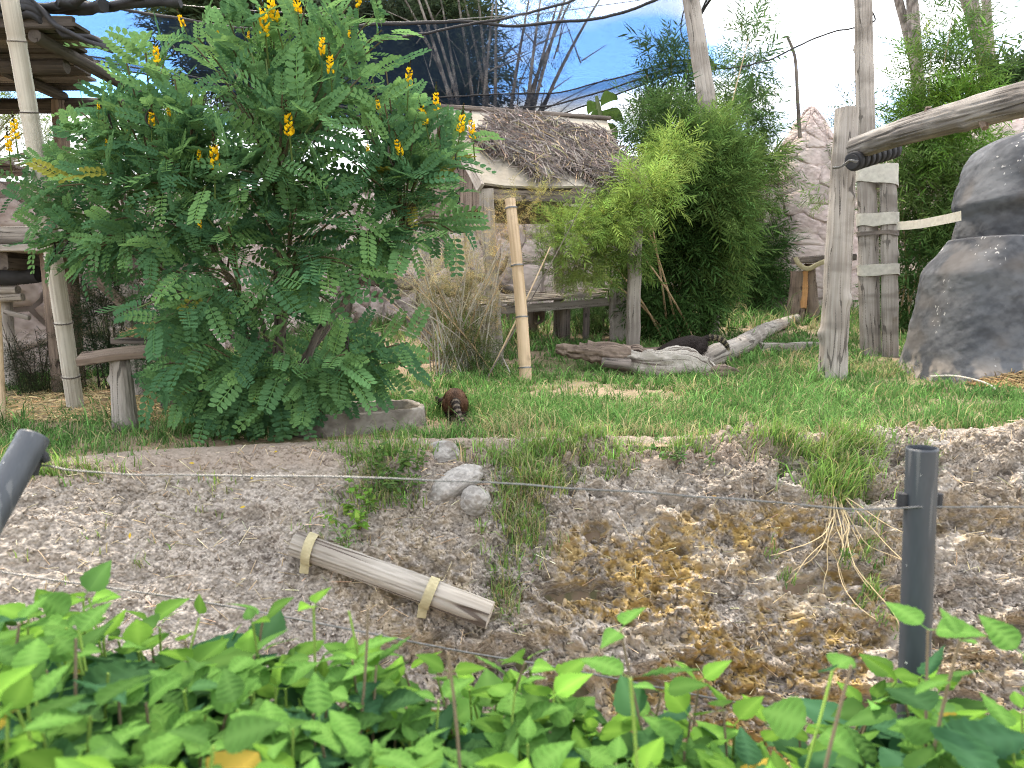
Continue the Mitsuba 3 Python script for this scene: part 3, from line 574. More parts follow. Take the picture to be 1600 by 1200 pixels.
put('hedge__foliage', rest, 'mat_leaf_gloss', True); lab('hedge__foliage', kind='stuff')
mb = MB(); order = np.argsort([-c[-1][2] for c, _ in stems])
for n_, i in enumerate(order):
    C, r = stems[i]; col = np.array([.20, .30, .06]) * math.exp(rg.normal(0, .2)) if rg.uniform() < .7 else np.array([.20, .15, .10])
    q = tube(C, np.linspace(r * 1.3, r * .7, len(C)), 6, 14, caps=True)
    if n_ < 40: put(part('hedge', 'stem'), MB().add(q[0], q[1], None, col), 'mat_stem', True)
    else: mb.add(q[0], q[1], None, col)
put('hedge__stalks', mb, 'mat_stem', True); lab('hedge__stalks', kind='stuff')

# ================================================================ FAUX ROCK WALLS built stone by stone
def stones(key, S, smax, tmax, cell, seed, mat, jitter=.85, depth=.07, stretch=1.0, keep=lambda s, t: True, limit=300, view=True, gap=.035, drop=.22, joint='mat_rock_joint'):
    """Backing sheet and a proud, domed stone for every Voronoi cell of the surface S(s, t) -> (points, normals)."""
    rg = R(seed); ns, nt = int(smax / (cell * stretch)) + 1, int(tmax / cell) + 1
    g = np.stack(np.meshgrid(np.arange(-1, ns + 1), np.arange(-1, nt + 1)), -1).reshape(-1, 2).astype(float)
    g[:, 0] += .5 * (g[:, 1] % 2); g += rg.uniform(-.5, .5, g.shape) * jitter
    g = g[rg.uniform(0, 1, len(g)) > drop]; pts = g * [cell * stretch, cell]; V = Voronoi(pts); got = []
    frame = sbox(0, 0, smax, tmax)
    for i, reg in enumerate(V.point_region):
        r = V.regions[reg]
        if -1 in r or len(r) < 3: continue
        P = Polygon(V.vertices[r]).intersection(frame).buffer(-cell * gap)
        if P.is_empty or P.geom_type != 'Polygon' or P.area < .05 * cell * cell: continue
        c = np.array(P.centroid.coords[0])
        if not keep(*c): continue
        P = P.buffer(-cell * .07).buffer(cell * .07, quad_segs=2)
        if P.is_empty or P.geom_type != 'Polygon': continue
        o = np.array(P.exterior.coords)[:-1]
        Lr = LineString(np.vstack([o, o[:1]])); npt = 16; o = np.array([Lr.interpolate(i_ / npt, normalized=True).coords[0] for i_ in range(npt)]) + rg.normal(0, .035 * cell, (npt, 2))
        if len(o) > 17: o = o[np.linspace(0, len(o), 14, endpoint=False).astype(int)]
        got.append((c, o))
    fine = MB(); order = rg.permutation(len(got)) if not view else np.argsort([-Polygon(o).area for _, o in got]); cnt = 0
    for q in order:
        c, o = got[q]; n = len(o); k = rg.uniform(.75, 1.3); rings = []
        tiltv = rg.normal(0, .18, 2)
        for sc, h in ((1.0, -.35), (.97, .30), (.80, .80), (.45, 1.0)):
            w = c + (o - c) * sc; p, nn = S(w[:, 0], w[:, 1])
            hh = h * depth * k * (1 + .6 * (meshkit.noise(np.column_stack([w * 3.5 / cell * .6, np.full(n, seed + .3)]), seed) - .5)) + (w - c) @ tiltv * .35 * (h > 0)
            rings.append(p + nn * hh[:, None])
        p, nn = S(c[None, 0], c[None, 1]); v = np.vstack(rings + [p + nn * depth * k * 1.02]); f = []
        for a in range(3):
            for i in range(n):
                j = (i + 1) % n; f += [[a * n + i, a * n + j, a * n + n + j], [a * n + i, a * n + n + j, a * n + n + i]]
        f += [[3 * n + i, 3 * n + (i + 1) % n, 4 * n] for i in range(n)]
        if cnt < limit: put(part(key, 'stone'), (v, np.array(f)), mat, True); cnt += 1
        else: fine.add(v, np.array(f))
    if fine.n: put(key + '__small_stones', fine, mat, True); lab(key + '__small_stones', kind='stuff')
    ss, tt = np.linspace(0, smax, max(8, int(smax / .35))), np.linspace(0, tmax, max(6, int(tmax / .35))); A, B, f = grid(ss, tt)
    p, nn = S(A.ravel(), B.ravel()); put(part(key, 'joint'), (p + nn * depth * .05, f), joint, True)

WX = np.array([[-8.8, 7.3], [-5.8, 8.0], [-4.9, 8.9], [-4.5, 10.6], [-3.9, 13.2], [-2.7, 15.8], [-.6, 17.2], [1.5, 18.2], [4.9, 19.6], [8.3, 20.3], [14.5, 20.6], [17.5, 16]])
WL = np.concatenate([[0], np.cumsum(np.linalg.norm(np.diff(WX, axis=0), axis=1))])
def wall_h(s): return np.interp(s, WL, [2.1, 2.15, 2.15, 2.3, 2.6, 3.0, 3.6, 3.9, 3.6, 3.2, 3.2, 3.2])
def wall_S(s, t):
    s, t = np.asarray(s, float), np.asarray(t, float); x, y = np.interp(s, WL, WX[:, 0]), np.interp(s, WL, WX[:, 1]); e = .25
    tx, ty = np.interp(s + e, WL, WX[:, 0]) - np.interp(s - e, WL, WX[:, 0]), np.interp(s + e, WL, WX[:, 1]) - np.interp(s - e, WL, WX[:, 1])
    n = norm(np.stack([ty, -tx, np.full_like(tx, .12)], -1)); h = wall_h(s) * (1 + .12 * (n2(s, s * 0, .9, 33) - .5)); z0 = H(x, y) - .15
    bulge = .22 * (n2(s, t * 1.2, .8, 35, 3) - .5)
    p = np.stack([x, y, z0 + t * (h + .15)], -1) + n * (bulge - .10 * t)[..., None]
    return p, n
def wall_map(s, t): return wall_S(s, np.asarray(t) / 3.0)
stones('rock_wall', wall_map, WL[-1] - 3.5, 3.0, .42, 41, 'mat_rock_wall', stretch=1.25, depth=.075)
lab('rock_wall', 'long pinkish artificial rock wall of rounded stones closing off the enclosure at the back', 'wall')
# thickness behind the wall's face
ss = np.linspace(0, WL[-1], 60); p, n = wall_map(ss, np.full(60, 3.0)); q = p - n * [1.2, 1.2, 0]; b = q * [1, 1, 0] + [0, 0, -.3]
V = np.vstack([p, q, b]); f = [[i, i + 1, 61 + i] for i in range(59)] + [[i, 61 + i, 60 + i] for i in range(59)] + [[60 + i, 61 + i, 121 + i] for i in range(59)] + [[60 + i, 121 + i, 120 + i] for i in range(59)]
put('rock_wall__top', (V, np.array(f)), 'mat_rock_wall', True)

def spire(key, u0, Y, prof, seed, label, cell=.30, ry=.8, depth=.036):
    """Free-standing artificial crag; prof: (v, half-width in px, centre shift in px)."""
    zs = np.array([at(u0, v, Y)[2] for v, _, _ in prof]); hw = np.array([px(w, Y) for _, w, _ in prof]); sh = np.array([px(s, Y) for _, _, s in prof]); x0 = at(u0, 400, Y)[0]
    o = np.argsort(zs); zs, hw, sh = zs[o], hw[o], sh[o]; smax = 2 * np.pi * hw.mean() * .9; Hh = zs[-1] - zs[0]
    def S(s, t):
        a = np.asarray(s) / smax * 2 * np.pi + np.pi / 2; z = zs[0] + np.clip(np.asarray(t), 0, Hh); w = np.interp(z, zs, hw) ; c = np.interp(z, zs, sh)
        w = w * (1 + .22 * (meshkit.fbm(np.stack([np.cos(a) * 1.6, np.sin(a) * 1.6, z * .7 + seed], -1), 3, seed) - .5))
        x, y = x0 + c + w * np.cos(a), Y + ry * w * np.sin(a)
        n = norm(np.stack([np.cos(a), np.sin(a), np.full_like(a, .35)], -1)); return np.stack([x, y, z], -1), n
    stones(key, S, smax, Hh, cell, seed, 'mat_rock_wall', stretch=2.3, depth=depth, gap=.012, drop=.3, joint='mat_rock_wall', keep=lambda s, t: np.pi * .9 < (s / smax * 2 * np.pi + np.pi / 2) % (2 * np.pi) < np.pi * 2.1 or True, limit=150)
    p, _ = S(np.linspace(0, smax, 24), np.full(24, Hh)); c = p.mean(0) + [0, 0, .06]
    put(part(key, 'top'), (np.vstack([p, c[None]]), np.array([[i, (i + 1) % 24, 24] for i in range(24)])), 'mat_rock_wall', True)
    lab(key, label, 'rock')
spire('rock_spire', 1257, 20.6, [(520, 122, 0), (470, 112, 0), (400, 96, 0), (330, 78, 0), (270, 58, 0), (235, 44, 0), (210, 31, 0), (190, 20, 0), (176, 10, 0), (168, 3, 0)], 51, 'tall pointed artificial rock spire with cracked layers behind the log post')
spire('rock_outcrop', 1600, 20.5, [(520, 250, 0), (400, 240, 0), (300, 225, 0), (220, 208, 0), (170, 160, 12), (140, 105, 25), (120, 40, 40)], 57, 'broad artificial rock hill behind the right bamboo and the dark rock shelter', cell=.5)
v, f, uv = tube([at(1250, 215, 20.0), at(1246, 150, 20.1), at(1243, 95, 20.2), at(1230, 57, 20.3)], [.05, .045, .04, .035], 8, 20, rough=.15)
put('dead_stick', (v, f), 'mat_wood_dark', True, uv); lab('dead_stick', 'thin dark crooked stick standing up from the rock spire', 'stick')

# ================================================================ DARK ROCK SHELTER (right)
YC = 8.9
def loft(Y, rows, hd, seed, amp, ex=3.0, n=110, m_=90, crease=None):
    """Rounded block from level rows (v, left u, right u) at depth Y, half-depth hd per row."""
    zs = np.array([at(1500, r[0], Y)[2] for r in rows]); xl = np.array([at(r[1], r[0], Y)[0] for r in rows]); xr = np.array([at(r[2], r[0], Y)[0] for r in rows]); o = np.argsort(zs)
    from scipy.interpolate import PchipInterpolator as PI
    z = np.linspace(zs.min(), zs.max(), m_); L, Rr, D = PI(zs[o], xl[o])(z), PI(zs[o], xr[o])(z), PI(zs[o], np.asarray(hd)[o])(z); a = np.linspace(0, 2 * np.pi, n, endpoint=False); ca, sa = np.cos(a), np.sin(a); k = (np.abs(ca) ** ex + np.abs(sa) ** ex) ** (-1 / ex)
    V = np.stack(np.broadcast_arrays(((L + Rr) / 2)[:, None] + ((Rr - L) / 2)[:, None] * (k * ca), Y + D[:, None] * (k * sa), z[:, None]), -1); c = np.stack([(L + Rr) / 2, np.full(m_, Y), z], -1)[:, None]
    nn = norm((V - c) * [1, 1, .3] + [0, 0, 1e-6]); d = amp * 2 * (meshkit.fbm(V * 1.5 + seed, 3, seed) - .5) + amp * .7 * (meshkit.fbm(V * [3.5, 3.5, 7] + seed, 3, seed + 1) - .5) + amp * .20 * (meshkit.fbm(V * [9, 9, 11], 3, seed + 2) - .5)
    if crease is not None: d = d + crease(V)
    V = V + nn * d[..., None]; i, j = np.meshgrid(np.arange(m_ - 1), np.arange(n), indexing='ij'); q = np.stack([i * n + j, i * n + (j + 1) % n, (i + 1) * n + (j + 1) % n, (i + 1) * n + j], -1).reshape(-1, 4); f = np.vstack([q[:, [0, 1, 2]], q[:, [0, 2, 3]]])
    v = np.vstack([V.reshape(-1, 3), V[-1].mean(0)[None] + [0, 0, .02], V[0].mean(0)[None]]); t = n * m_; e = (m_ - 1) * n; return v, np.vstack([f, [[e + i_, e + (i_ + 1) % n, t] for i_ in range(n)], [[(i_ + 1) % n, i_, t + 1] for i_ in range(n)]])
c = at(1505, 488, YC); gz = float(H(c[0], c[1])); zt = at(1500, 388, YC)[2]
def fn_low(v):
    k = np.interp(v[:, 2], [-1.1, -.8, -.3, .4, .8, 1.1], [1.13, 1.10, .98, .74, .66, .6]); v = v.copy()
    v[:, :2] *= (k * np.interp(np.abs(v[:, 2]), [0, .7, 1.15], [1, 1.12, 1.5]))[:, None]; v[:, 0] += .16 * v[:, 2]; return v
mb = MB()
hh = (zt - gz + .1) / 2
mb.add(*loft(YC, [(590, 1420, 1572), (568, 1430, 1574), (540, 1439, 1577), (500, 1449, 1580), (460, 1460, 1579), (430, 1464, 1578), (412, 1475, 1577), (398, 1488, 1575), (384, 1499, 1572), (372, 1508, 1566)], [.85, .80, .76, .73, .71, .70, .68, .66, .62, .56], 71, .05, 2.8))
put('rock_shelter__pillar', mb, 'mat_rock_dark', True)
def fn_up(v):
    v = v.copy(); z = v[:, 2]; v[:, 0] *= np.interp(np.abs(z), [0, .6, 1.1], [1, 1.12, 1.35]); v[:, 1] *= np.interp(np.abs(z), [0, .6, 1.1], [1, 1.1, 1.3])
    left = v[:, 0] < 0; v[:, 0] += np.where(left, .42 * np.clip(z, -1, 1) ** 2 * np.sign(z) * .55 + .10 * (z + .3), 0)
    v[:, 1] -= .18 * np.exp(-((z - .15) / .35) ** 2) * -1; return v
c2 = at(1660, 310, YC); mb = MB(); zc = (at(1600, 398, YC)[2] + at(1600, 207, YC)[2]) / 2; hz = (at(1600, 207, YC)[2] - at(1600, 398, YC)[2]) / 2
mb.add(*loft(YC + .25, [(418, 1540, 1740), (408, 1508, 1780), (396, 1496, 1800), (372, 1497, 1810), (335, 1505, 1810), (295, 1516, 1805), (258, 1529, 1800), (234, 1544, 1780), (218, 1564, 1750), (209, 1590, 1725), (205, 1625, 1690)], [.45, .72, .84, .88, .92, .86, .84, .80, .68, .5, .25], 74, .055, 2.8, crease=lambda V: -.10 * sst(.10, -.10, V[..., 2] - (at(1560, 322, YC)[2] + .10 * (V[..., 0] - 5.6) + .12 * (meshkit.noise(V * [1.6, 1.6, 0] + .3, 4) - .5))) * (V[..., 2] > at(1560, 400, YC)[2]) + .05 * (meshkit.noise(V * 2.7 + 4, 12) - .5)))
put('rock_shelter__cap', mb, 'mat_rock_dark', True)
mb = MB().add(*boulder([at(1800, 480, YC)[0], YC + .3, gz + hh], [px(90, YC), .7, hh * 1.05], 77, .12, 4)).add(*boulder([at(1690, 480, YC + 1.0)[0], YC + 1.05, gz + hh], [px(150, YC), .35, hh * 1.1], 79, .1, 4))
put('rock_shelter__back', mb, 'mat_rock_dark', True)
lab('rock_shelter', 'dark grey artificial rock shelter with a hollow under its overhanging cap', 'rock')
rg = R(5); c = at(1590, 572, 8.1); mb = MB(); n = 900
tv, tf = np.array([[-.5, -.5, .1], [-.5, .5, .1], [.5, .5, .3], [.5, -.5, .3], [0, 0, .9]]), np.array([[0, 1, 4], [1, 2, 4], [2, 3, 4], [3, 0, 4]])
def straw_heap(c, rx, ry, h, n, col, L=(.08, .25), seed=0):
    rg = R(seed); a, r = rg.uniform(0, 6.28, n), np.sqrt(rg.uniform(0, 1, n)); P = np.stack([c[0] + rx * r * np.cos(a), c[1] + ry * r * np.sin(a), c[2] + h * (1 - r ** 1.6) * rg.uniform(.2, 1, n)], -1)
    M = basis(rg.normal(size=(n, 3)) * [1, 1, .25], [0, 0, 1]) * np.stack([rg.uniform(*L, n), np.full(n, .008), np.full(n, .012)], -1)[:, None, :]
    return MB().add(*scatter(tv, tf, M, P, vary(rg, n, col, .3, .08)))
put('hay_heap', straw_heap([c[0], c[1], float(H(c[0], c[1]))], .5, .3, .14, 1400, (.34, .24, .12), seed=3), 'mat_straw'); lab('hay_heap', 'low heap of brown hay at the mouth of the dark rock shelter', 'hay')

# ================================================================ CLIMBING FRAME (right)
def upright(key, u0, v0, u1, v1, Y1off, r0, r1, mat, label, seed, cat='post', sink=.1, **kw):
    b = hit(u0, v0); t = at(u1, v1, b[1] + Y1off); b2 = b - (t - b) / np.linalg.norm(t - b) * sink
    v, f, uv = tube([b2, b + (t - b) * .35, b + (t - b) * .7, t], [px(r0, b[1]), px(r0 + (r1 - r0) * .35, b[1]), px(r0 + (r1 - r0) * .7, b[1]), px(r1, b[1])], 64, 90, seed=seed, **{**dict(rough=.06, groove=.06, knots=3), **kw})
    put(key, (v, f), mat, True, uv); lab(key, label, cat); return b, t
P1b, P1t = upright('log_post', 1300, 594, 1323, 171, .25, 22, 17.5, 'mat_wood_grey', 'thick grey log post with a flat top, nearest of the posts on the right', 101, rough=.10, knots=5)
P2b, P2t = upright('tall_pole', 1360, 553, 1345, -160, .35, 15.5, 12, 'mat_wood_grey', 'tall slim grey pole running out of the top of the picture on the right', 102)
P3b, P3t = upright('strapped_post', 1391, 556, 1388, 262, .1, 12.2, 12, 'mat_wood_grey', 'short grey post strapped to the right side of the tall pole', 103)
nail = MB()
def two_loop(t0, w, thick, seed, drape=0.0):
    """Strap hull round tall pole and strapped post at image height v."""
    def on(b, t, z): return b + (t - b) * ((z - b[2]) / (t[2] - b[2]))
    mb = MB(); z = t0; n = 44; rows = []
    for k in range(5):
        zz = z + w * (k / 4 - .5); ca, cb = on(P2b, P2t, zz), on(P3b, P3t, zz)
        hull = MultiPoint([ca[:2], ca[:2] + 1e-4]).buffer(px(15.0, P2b[1])).union(MultiPoint([cb[:2], cb[:2] + 1e-4]).buffer(px(12.8, P3b[1]))).convex_hull.buffer(.006).exterior
        pts = np.array([hull.interpolate(i / n, normalized=True).coords[0] for i in range(n)]); st = int(np.argmax(pts[:, 0])); pts = np.roll(pts, -st, 0)
        sag = .035 * (meshkit.noise(np.column_stack([np.arange(n) * .22, np.full(n, seed), np.full(n, k * .12)]), seed) - .5) - drape * np.clip((pts[:, 0] - ca[0]) / .35, -1, 1) * (k < 4)
        ctr = pts.mean(0); pts = pts + (pts - ctr) / np.linalg.norm(pts - ctr, axis=1)[:, None] * (.010 * (k in (0, 4)) * meshkit.noise(np.column_stack([np.arange(n) * .5, np.full(n, seed + k), np.zeros(n)]), seed))[:, None]
        rows.append((pts, zz + sag))
    V = [np.column_stack([p, z_]) for p, z_ in rows]
    o = [np.column_stack([p + (p - p.mean(0)) / np.linalg.norm(p - p.mean(0), axis=1)[:, None] * thick, z_]) for p, z_ in rows]
    A = np.vstack(V + o[::-1]); f = []; m_ = 10
    for k in range(m_):
        k2 = (k + 1) % m_
        for i in range(n): j = (i + 1) % n; f += [[k * n + i, k2 * n + j, k * n + j], [k * n + i, k2 * n + i, k2 * n + j]]
    mb.add(A, np.array(f)); return mb
zat = lambda v: at(1370, v, P2b[1])[2]
for v0, w, sd, dr_, label in [(272, .22, 1, .10, 'wide canvas strap draped round the top of the strapped post'), (343, .17, 2, .0, 'canvas strap with a tail running to the dark rock shelter'), (422, .15, 3, 0, 'lowest and flattest canvas strap round the tall pole and its neighbour')]:
    k = free('canvas_strap'); put(k, two_loop(zat(v0), w, .008, sd, dr_), 'mat_canvas', True); lab(k, label, 'strap')
k = free('rubber_strap'); put(k, two_loop(zat(365), .06, .006, 6), 'mat_wood_dark', True); lab(k, 'narrow dark strap between the two lower canvas straps', 'strap')
e0, e1 = at(1401, 353, P3b[1] - .1), at(1502, 337, YC - .1); Q = catmull([e0, (e0 + e1) / 2 - [0, 0, .02], e1], 20); w = np.array([0, .01, .055])
mb = MB(); V = np.vstack([Q - w, Q + w, Q + w + [0, .008, 0], Q - w + [0, .008, 0]]); f = []
for k in range(4):
    k2 = (k + 1) % 4
    for i in range(19): f += [[k * 20 + i, k * 20 + i + 1, k2 * 20 + i + 1], [k * 20 + i, k2 * 20 + i + 1, k2 * 20 + i]]
put('hose_line', (V, np.array(f)), 'mat_canvas', True); lab('hose_line', 'flat pale hose stretched from the strapped poles to the dark rock shelter', 'hose')
Pa, Pb = at(1338, 232, 8.15), at(1640, 146, 5.9)
key = 'rail_log'; lab(key, 'long weathered log rail running from the log post out of the right edge', 'log')
v, f, uv = tube([Pa, Pa * .6 + Pb * .4 + [0, 0, .03], Pb], [.115, .125, .135], 64, 90, rough=.07, groove=.08, seed=111, knots=3); put(part(key, 'trunk'), (v, f), 'mat_wood_rail', True, uv)
for t, a in ((.62, .5), (.72, -.9), (.44, 1.2)):
    p = Pa + (Pb - Pa) * t; d = np.array([-.15, -math.cos(a), math.sin(a)]); v, f, uv = tube([p + d * .08, p + d * .15, p + d * .185], [.05, .034, .024], 12, 10, rough=.2, seed=int(t * 100)); put(part(key, 'branch_stub'), (v, f), 'mat_wood_brown', True, uv)
Pc, Pd = at(1331, 253, 7.95), at(1398, 233, 8.5); mb = MB(); key = 'tyre_roll'; lab(key, 'roll of black rubber rings lying under the end of the log rail', 'rubber roll')
v, f, uv = tube([Pc, Pd], [.07, .07], 20, 8); put(part(key, 'core'), (v, f), 'mat_black', True, uv)
for i in range(8):
    p = Pc + (Pd - Pc) * (i + .5) / 8; t = norm(Pd - Pc); v, f, uv = tube([p - t * .034, p - t * .026, p + t * .026, p + t * .034], [.082, .096, .096, .082], 22, 12, rough=.04, seed=i); put(part(key, 'ring'), (v, f), 'mat_black', True)
mb = MB(); a0 = at(1303, 262, 8.0)
for i in range(34):   # chain round the log post
    t = i / 33; p = a0 * (1 - t) + Pc * t + np.array([0, -.17 * math.sin(t * 2.4) , -.015 * math.sin(t * 9)]); d = np.array([.5, -.2 * math.cos(t * 3), .12]); u_ = [0, 0, 1] if i % 2 else [0, 1, .2]
    B = basis(norm(d)[None], u_)[0]; an = np.linspace(0, 2 * np.pi, 9)[:-1]; ring = np.stack([np.cos(an) * .017, np.sin(an) * .010, an * 0], -1) @ B.T + p
    mb.add(*tube(np.vstack([ring, ring[:1]]), .0035, 5, 9, caps=False)[:2])
put('chain', mb, 'mat_wire', True); lab('chain', 'thin chain tied round the log post below the rail', 'chain')

# ================================================================ FALLEN LOGS, PLANKS, TROUGH
LY = hit(1000, 585)[1]
key = 'dead_log'; lab(key, 'thick rotten log lying in the grass with a narrow dark left end', 'log')
v, f, uv = tube([at(868, 546, LY + .15), at(880, 547, LY + .15), at(925, 553, LY + .1), at(985, 557, LY + .05)], [px(5, LY), px(9, LY), px(13, LY), px(17, LY)], 32, 90, rough=.38, groove=.14, chip=.07, seed=121, knots=5); put(part(key, 'limb'), (v, f), 'mat_wood_brown', True, uv)
v, f, uv = tube([at(950, 560, LY + .1), at(1015, 567, LY), at(1060, 565, LY - .02), at(1095, 576, LY - .05), at(1120, 582, LY - .1)], [px(13, LY), px(21, LY), px(25, LY), px(20, LY), px(8, LY)], 36, 110, rough=.40, groove=.12, chip=.06, seed=122, knots=6); put(part(key, 'trunk'), (v, f), 'mat_wood_warm', True, uv)
v, f, uv = tube([at(1090, 582, LY - .1), at(1125, 580, LY - .1), at(1152, 580, LY - .05)], [px(12, LY), px(11, LY), px(7, LY)], 24, 50, rough=.35, chip=.09, seed=123); put(part(key, 'rotten_end'), (v, f), 'mat_wood_brown', True, uv)
v, f, uv = tube([at(940, 566, LY - .12), at(985, 571, LY - .14)], [px(7, LY), px(10, LY)], 14, 16, rough=.3, seed=124); put(part(key, 'hollow'), (v, f), 'mat_wood_dark', True, uv)
key = 'pale_log'
pA, pB = at(1116, 556, LY + .75), hit(1245, 503); v, f, uv = tube([pA + [-.25, -.2, -.1], pA, (pA + pB) / 2 + [0, 0, .08], pB + [0, 0, .08]], [.13, .14, .12, .085], 22, 60, rough=.14, groove=.05, seed=131); put(key, (v, f), 'mat_wood_grey', True, uv); lab(key, 'long pale smooth log lying behind the black animal', 'log')
rg = R(9)
for i, (a, b, w, label) in enumerate([((918, 537), (1058, 556), .2, 'broken dark board lying behind the rotten log'), ((905, 540), (1005, 545), .16, 'split piece of bark resting on the left end of the rotten log')]):
    p, q = at(*a, LY + .55), at(*b, LY + .45); p[2] = max(p[2], .1); k = free('loose_board'); v, f, uv = board(p, q, w, .04, (0, -.4, 1), 140 + i, .018, 14); put(k, (v, f), 'mat_wood_brown', False, uv); lab(k, label, 'board')
p, q = hit(1188, 551), hit(1292, 549); v, f, uv = board(p + [0, 0, .07], q + [0, 0, .07], .12, .13, seed=145); put('ground_plank', (v, f), 'mat_wood_warm', False, uv); lab('ground_plank', 'grey brown plank lying in the grass left of the log post', 'plank')
wire('white_tube', [hit(1452, 597) + [0, 0, .06], hit(1490, 599) + [0, 0, .08], hit(1530, 606) + [0, 0, .07], hit(1556, 617) + [0, 0, .03]], .010, 'thin pale tube lying curved in the grass below the dark rock', 30, 0, 'mat_canvas', 'tube')

c = (hit(500, 678) + hit(665, 668)) / 2; a = math.atan2(*(hit(665, 662) - hit(500, 676))[[1, 0]])
L, W, hh = 1.02, .60, .17
def rrect(l, w, r): return sbox(-l / 2 + r, -w / 2 + r, l / 2 - r, w / 2 - r).buffer(r, quad_segs=8)
out = m3.Manifold.extrude(m3.CrossSection([np.array(rrect(L, W, .27).exterior.coords)[::-1][:-1]]), hh + .1, 4)
inn = m3.Manifold.extrude(m3.CrossSection([np.array(rrect(L - .17, W - .16, .20).exterior.coords)[::-1][:-1]]), hh, 2, 0, (1.12, 1.15)).translate((0, 0, .12))
tr = (out - inn).refine_to_length(.022); M = tr.to_mesh(); v = np.array(M.vert_properties[:, :3]); ftr = np.array(M.tri_verts)
v = v + (meshkit.fbm(v * 7, 3, 5)[:, None] - .5) * .05 * np.sign(v) * [1, 1, .7] + (meshkit.fbm(v * 22, 3, 6)[:, None] - .5) * .016
Rm = np.array([[math.cos(a), -math.sin(a), 0], [math.sin(a), math.cos(a), 0], [0, 0, 1]])
tc = c + [-.17, .22, -.14]; tm = trimesh.Trimesh(v @ Rm.T + tc, ftr, process=False); trimesh.smoothing.filter_taubin(tm, iterations=6)
put('stone_trough', (tm.vertices, tm.faces), 'mat_concrete', True); lab('stone_trough', 'low oval stone trough with a hollow, half under the flowering shrub', 'trough')

# ================================================================ LOW PLATFORM (middle), HUT, POLES
key = 'low_platform'; lab(key, 'low grey wooden platform on short dark legs beside the bamboo', 'platform')
b1 = hit(967, 534); t1 = at(965, 441, b1[1]); v, f, uv = board(b1 - [0, 0, .1], t1, px(27, b1[1]), .2, (0, 1, 0), 151, .006, 12); put(part(key, 'post'), (v, f), 'mat_wood_grey', False, uv)
fa, fb = at(733, 482, b1[1] - .35), at(962, 464, b1[1] - .05); ba, bb = at(740, 466, b1[1] + 1.0), at(962, 452, b1[1] + 1.1)
for i in range(5):
    t0 = (i + .5) / 5; p, q = fa * (1 - t0) + ba * t0, fb * (1 - t0) + bb * t0; nrm = np.array([0, 0, 1]); v, f, uv = board(p + [0, 0, .03], q + [rg.uniform(-.05, .12), 0, .03 + rg.uniform(0, .02)], .235, .035, nrm, 152 + i, .004, 10); put(part(key, 'plank'), (v, f), 'mat_wood_warm', False, uv)
v, f, uv = board(fa + [0, .05, -.07], fb + [0.05, .05, -.06], .05, .13, seed=159); put(part(key, 'beam'), (v, f), 'mat_wood_grey', False, uv)
for u, v0, w, mt in [(882, 532, 17, 'mat_wood_dark'), (915, 534, 11, 'mat_wood_dark'), (758, 560, 14, 'mat_wood_dark')]:
    b = hit(u, v0); t = np.interp(u, [733, 962], [0, 1]); top = fa * (1 - t) + fb * t; b[1] = min(b[1], top[1] + .3); b[0] = at(u, v0, b[1])[0]; v, f, uv = tube([[b[0], b[1], -.05], [b[0] + .01, b[1], top[2] - .05]], px(w / 2, b[1]), 14, 24, rough=.05, groove=.04, seed=u); put(part(key, 'leg'), (v, f), mt, True, uv)
b = hit(830, 522); key = 'dark_stump'; lab(key, 'short black stump with a broken side branch under the platform', 'stump')
v, f, uv = tube([b - [0, 0, .1], at(830, 482, b[1])], [px(9, b[1]), px(12, b[1])], 14, 24, rough=.2, groove=.1, seed=171); put(part(key, 'trunk'), (v, f), 'mat_wood_dark', True, uv)
v, f, uv = tube([at(830, 484, b[1]), at(846, 486, b[1] - .05), at(847, 498, b[1]), at(838, 506, b[1] - .1)], [px(9, b[1]), px(7, b[1]), px(4, b[1]), px(2, b[1])], 10, 30, rough=.25, seed=172); put(part(key, 'branch'), (v, f), 'mat_wood_dark', True, uv)
for i, (P, r, label) in enumerate([([(548, 430, 14.4), (600, 438, 14.5), (660, 445, 14.6), (720, 462, 14.8)], .15, 'dark fallen trunk lying across the rock wall behind the dry bamboo'), ([(735, 425, 15.2), (765, 437, 15.2), (800, 455, 15.3), (850, 462, 15.4)], .12, 'dark forked branch lying against the wall right of the grey timber post')]):
    P = [at(*q) for q in P]; mb = MB(); key = free('fallen_branch'); v, f, uv = tube(P, [r, r * .9, r * .8, r * .5], 14, 40, rough=.2, groove=.1, seed=181 + i); mb.add(v, f, uv)
    v, f, uv = tube([P[1], P[1] + [.25, -.1, .22], P[1] + [.35, -.15, .45]], [r * .6, r * .45, r * .25], 10, 20, rough=.2, seed=185 + i); mb.add(v, f, uv)
    v, f, uv = tube([P[2], P[2] + [-.1, .3, -.9]], [r * .7, r * .6], 10, 20, rough=.2, seed=187 + i); mb.add(v, f, uv)
    v, f, uv = tube([P[0], P[0] + [-.2, .3, -.9]], [r * .7, r * .6], 10, 20, rough=.2, seed=189 + i); mb.add(v, f, uv)
    put(key, mb, 'mat_wood_dark', True); lab(key, label, 'branch')
b = at(1255, 450, 17.2); b[2] = float(H(b[0], b[1])); key = 'broken_stump'; lab(key, 'broken orange brown tree stump carrying a dark board in front of the rock spire', 'stump')
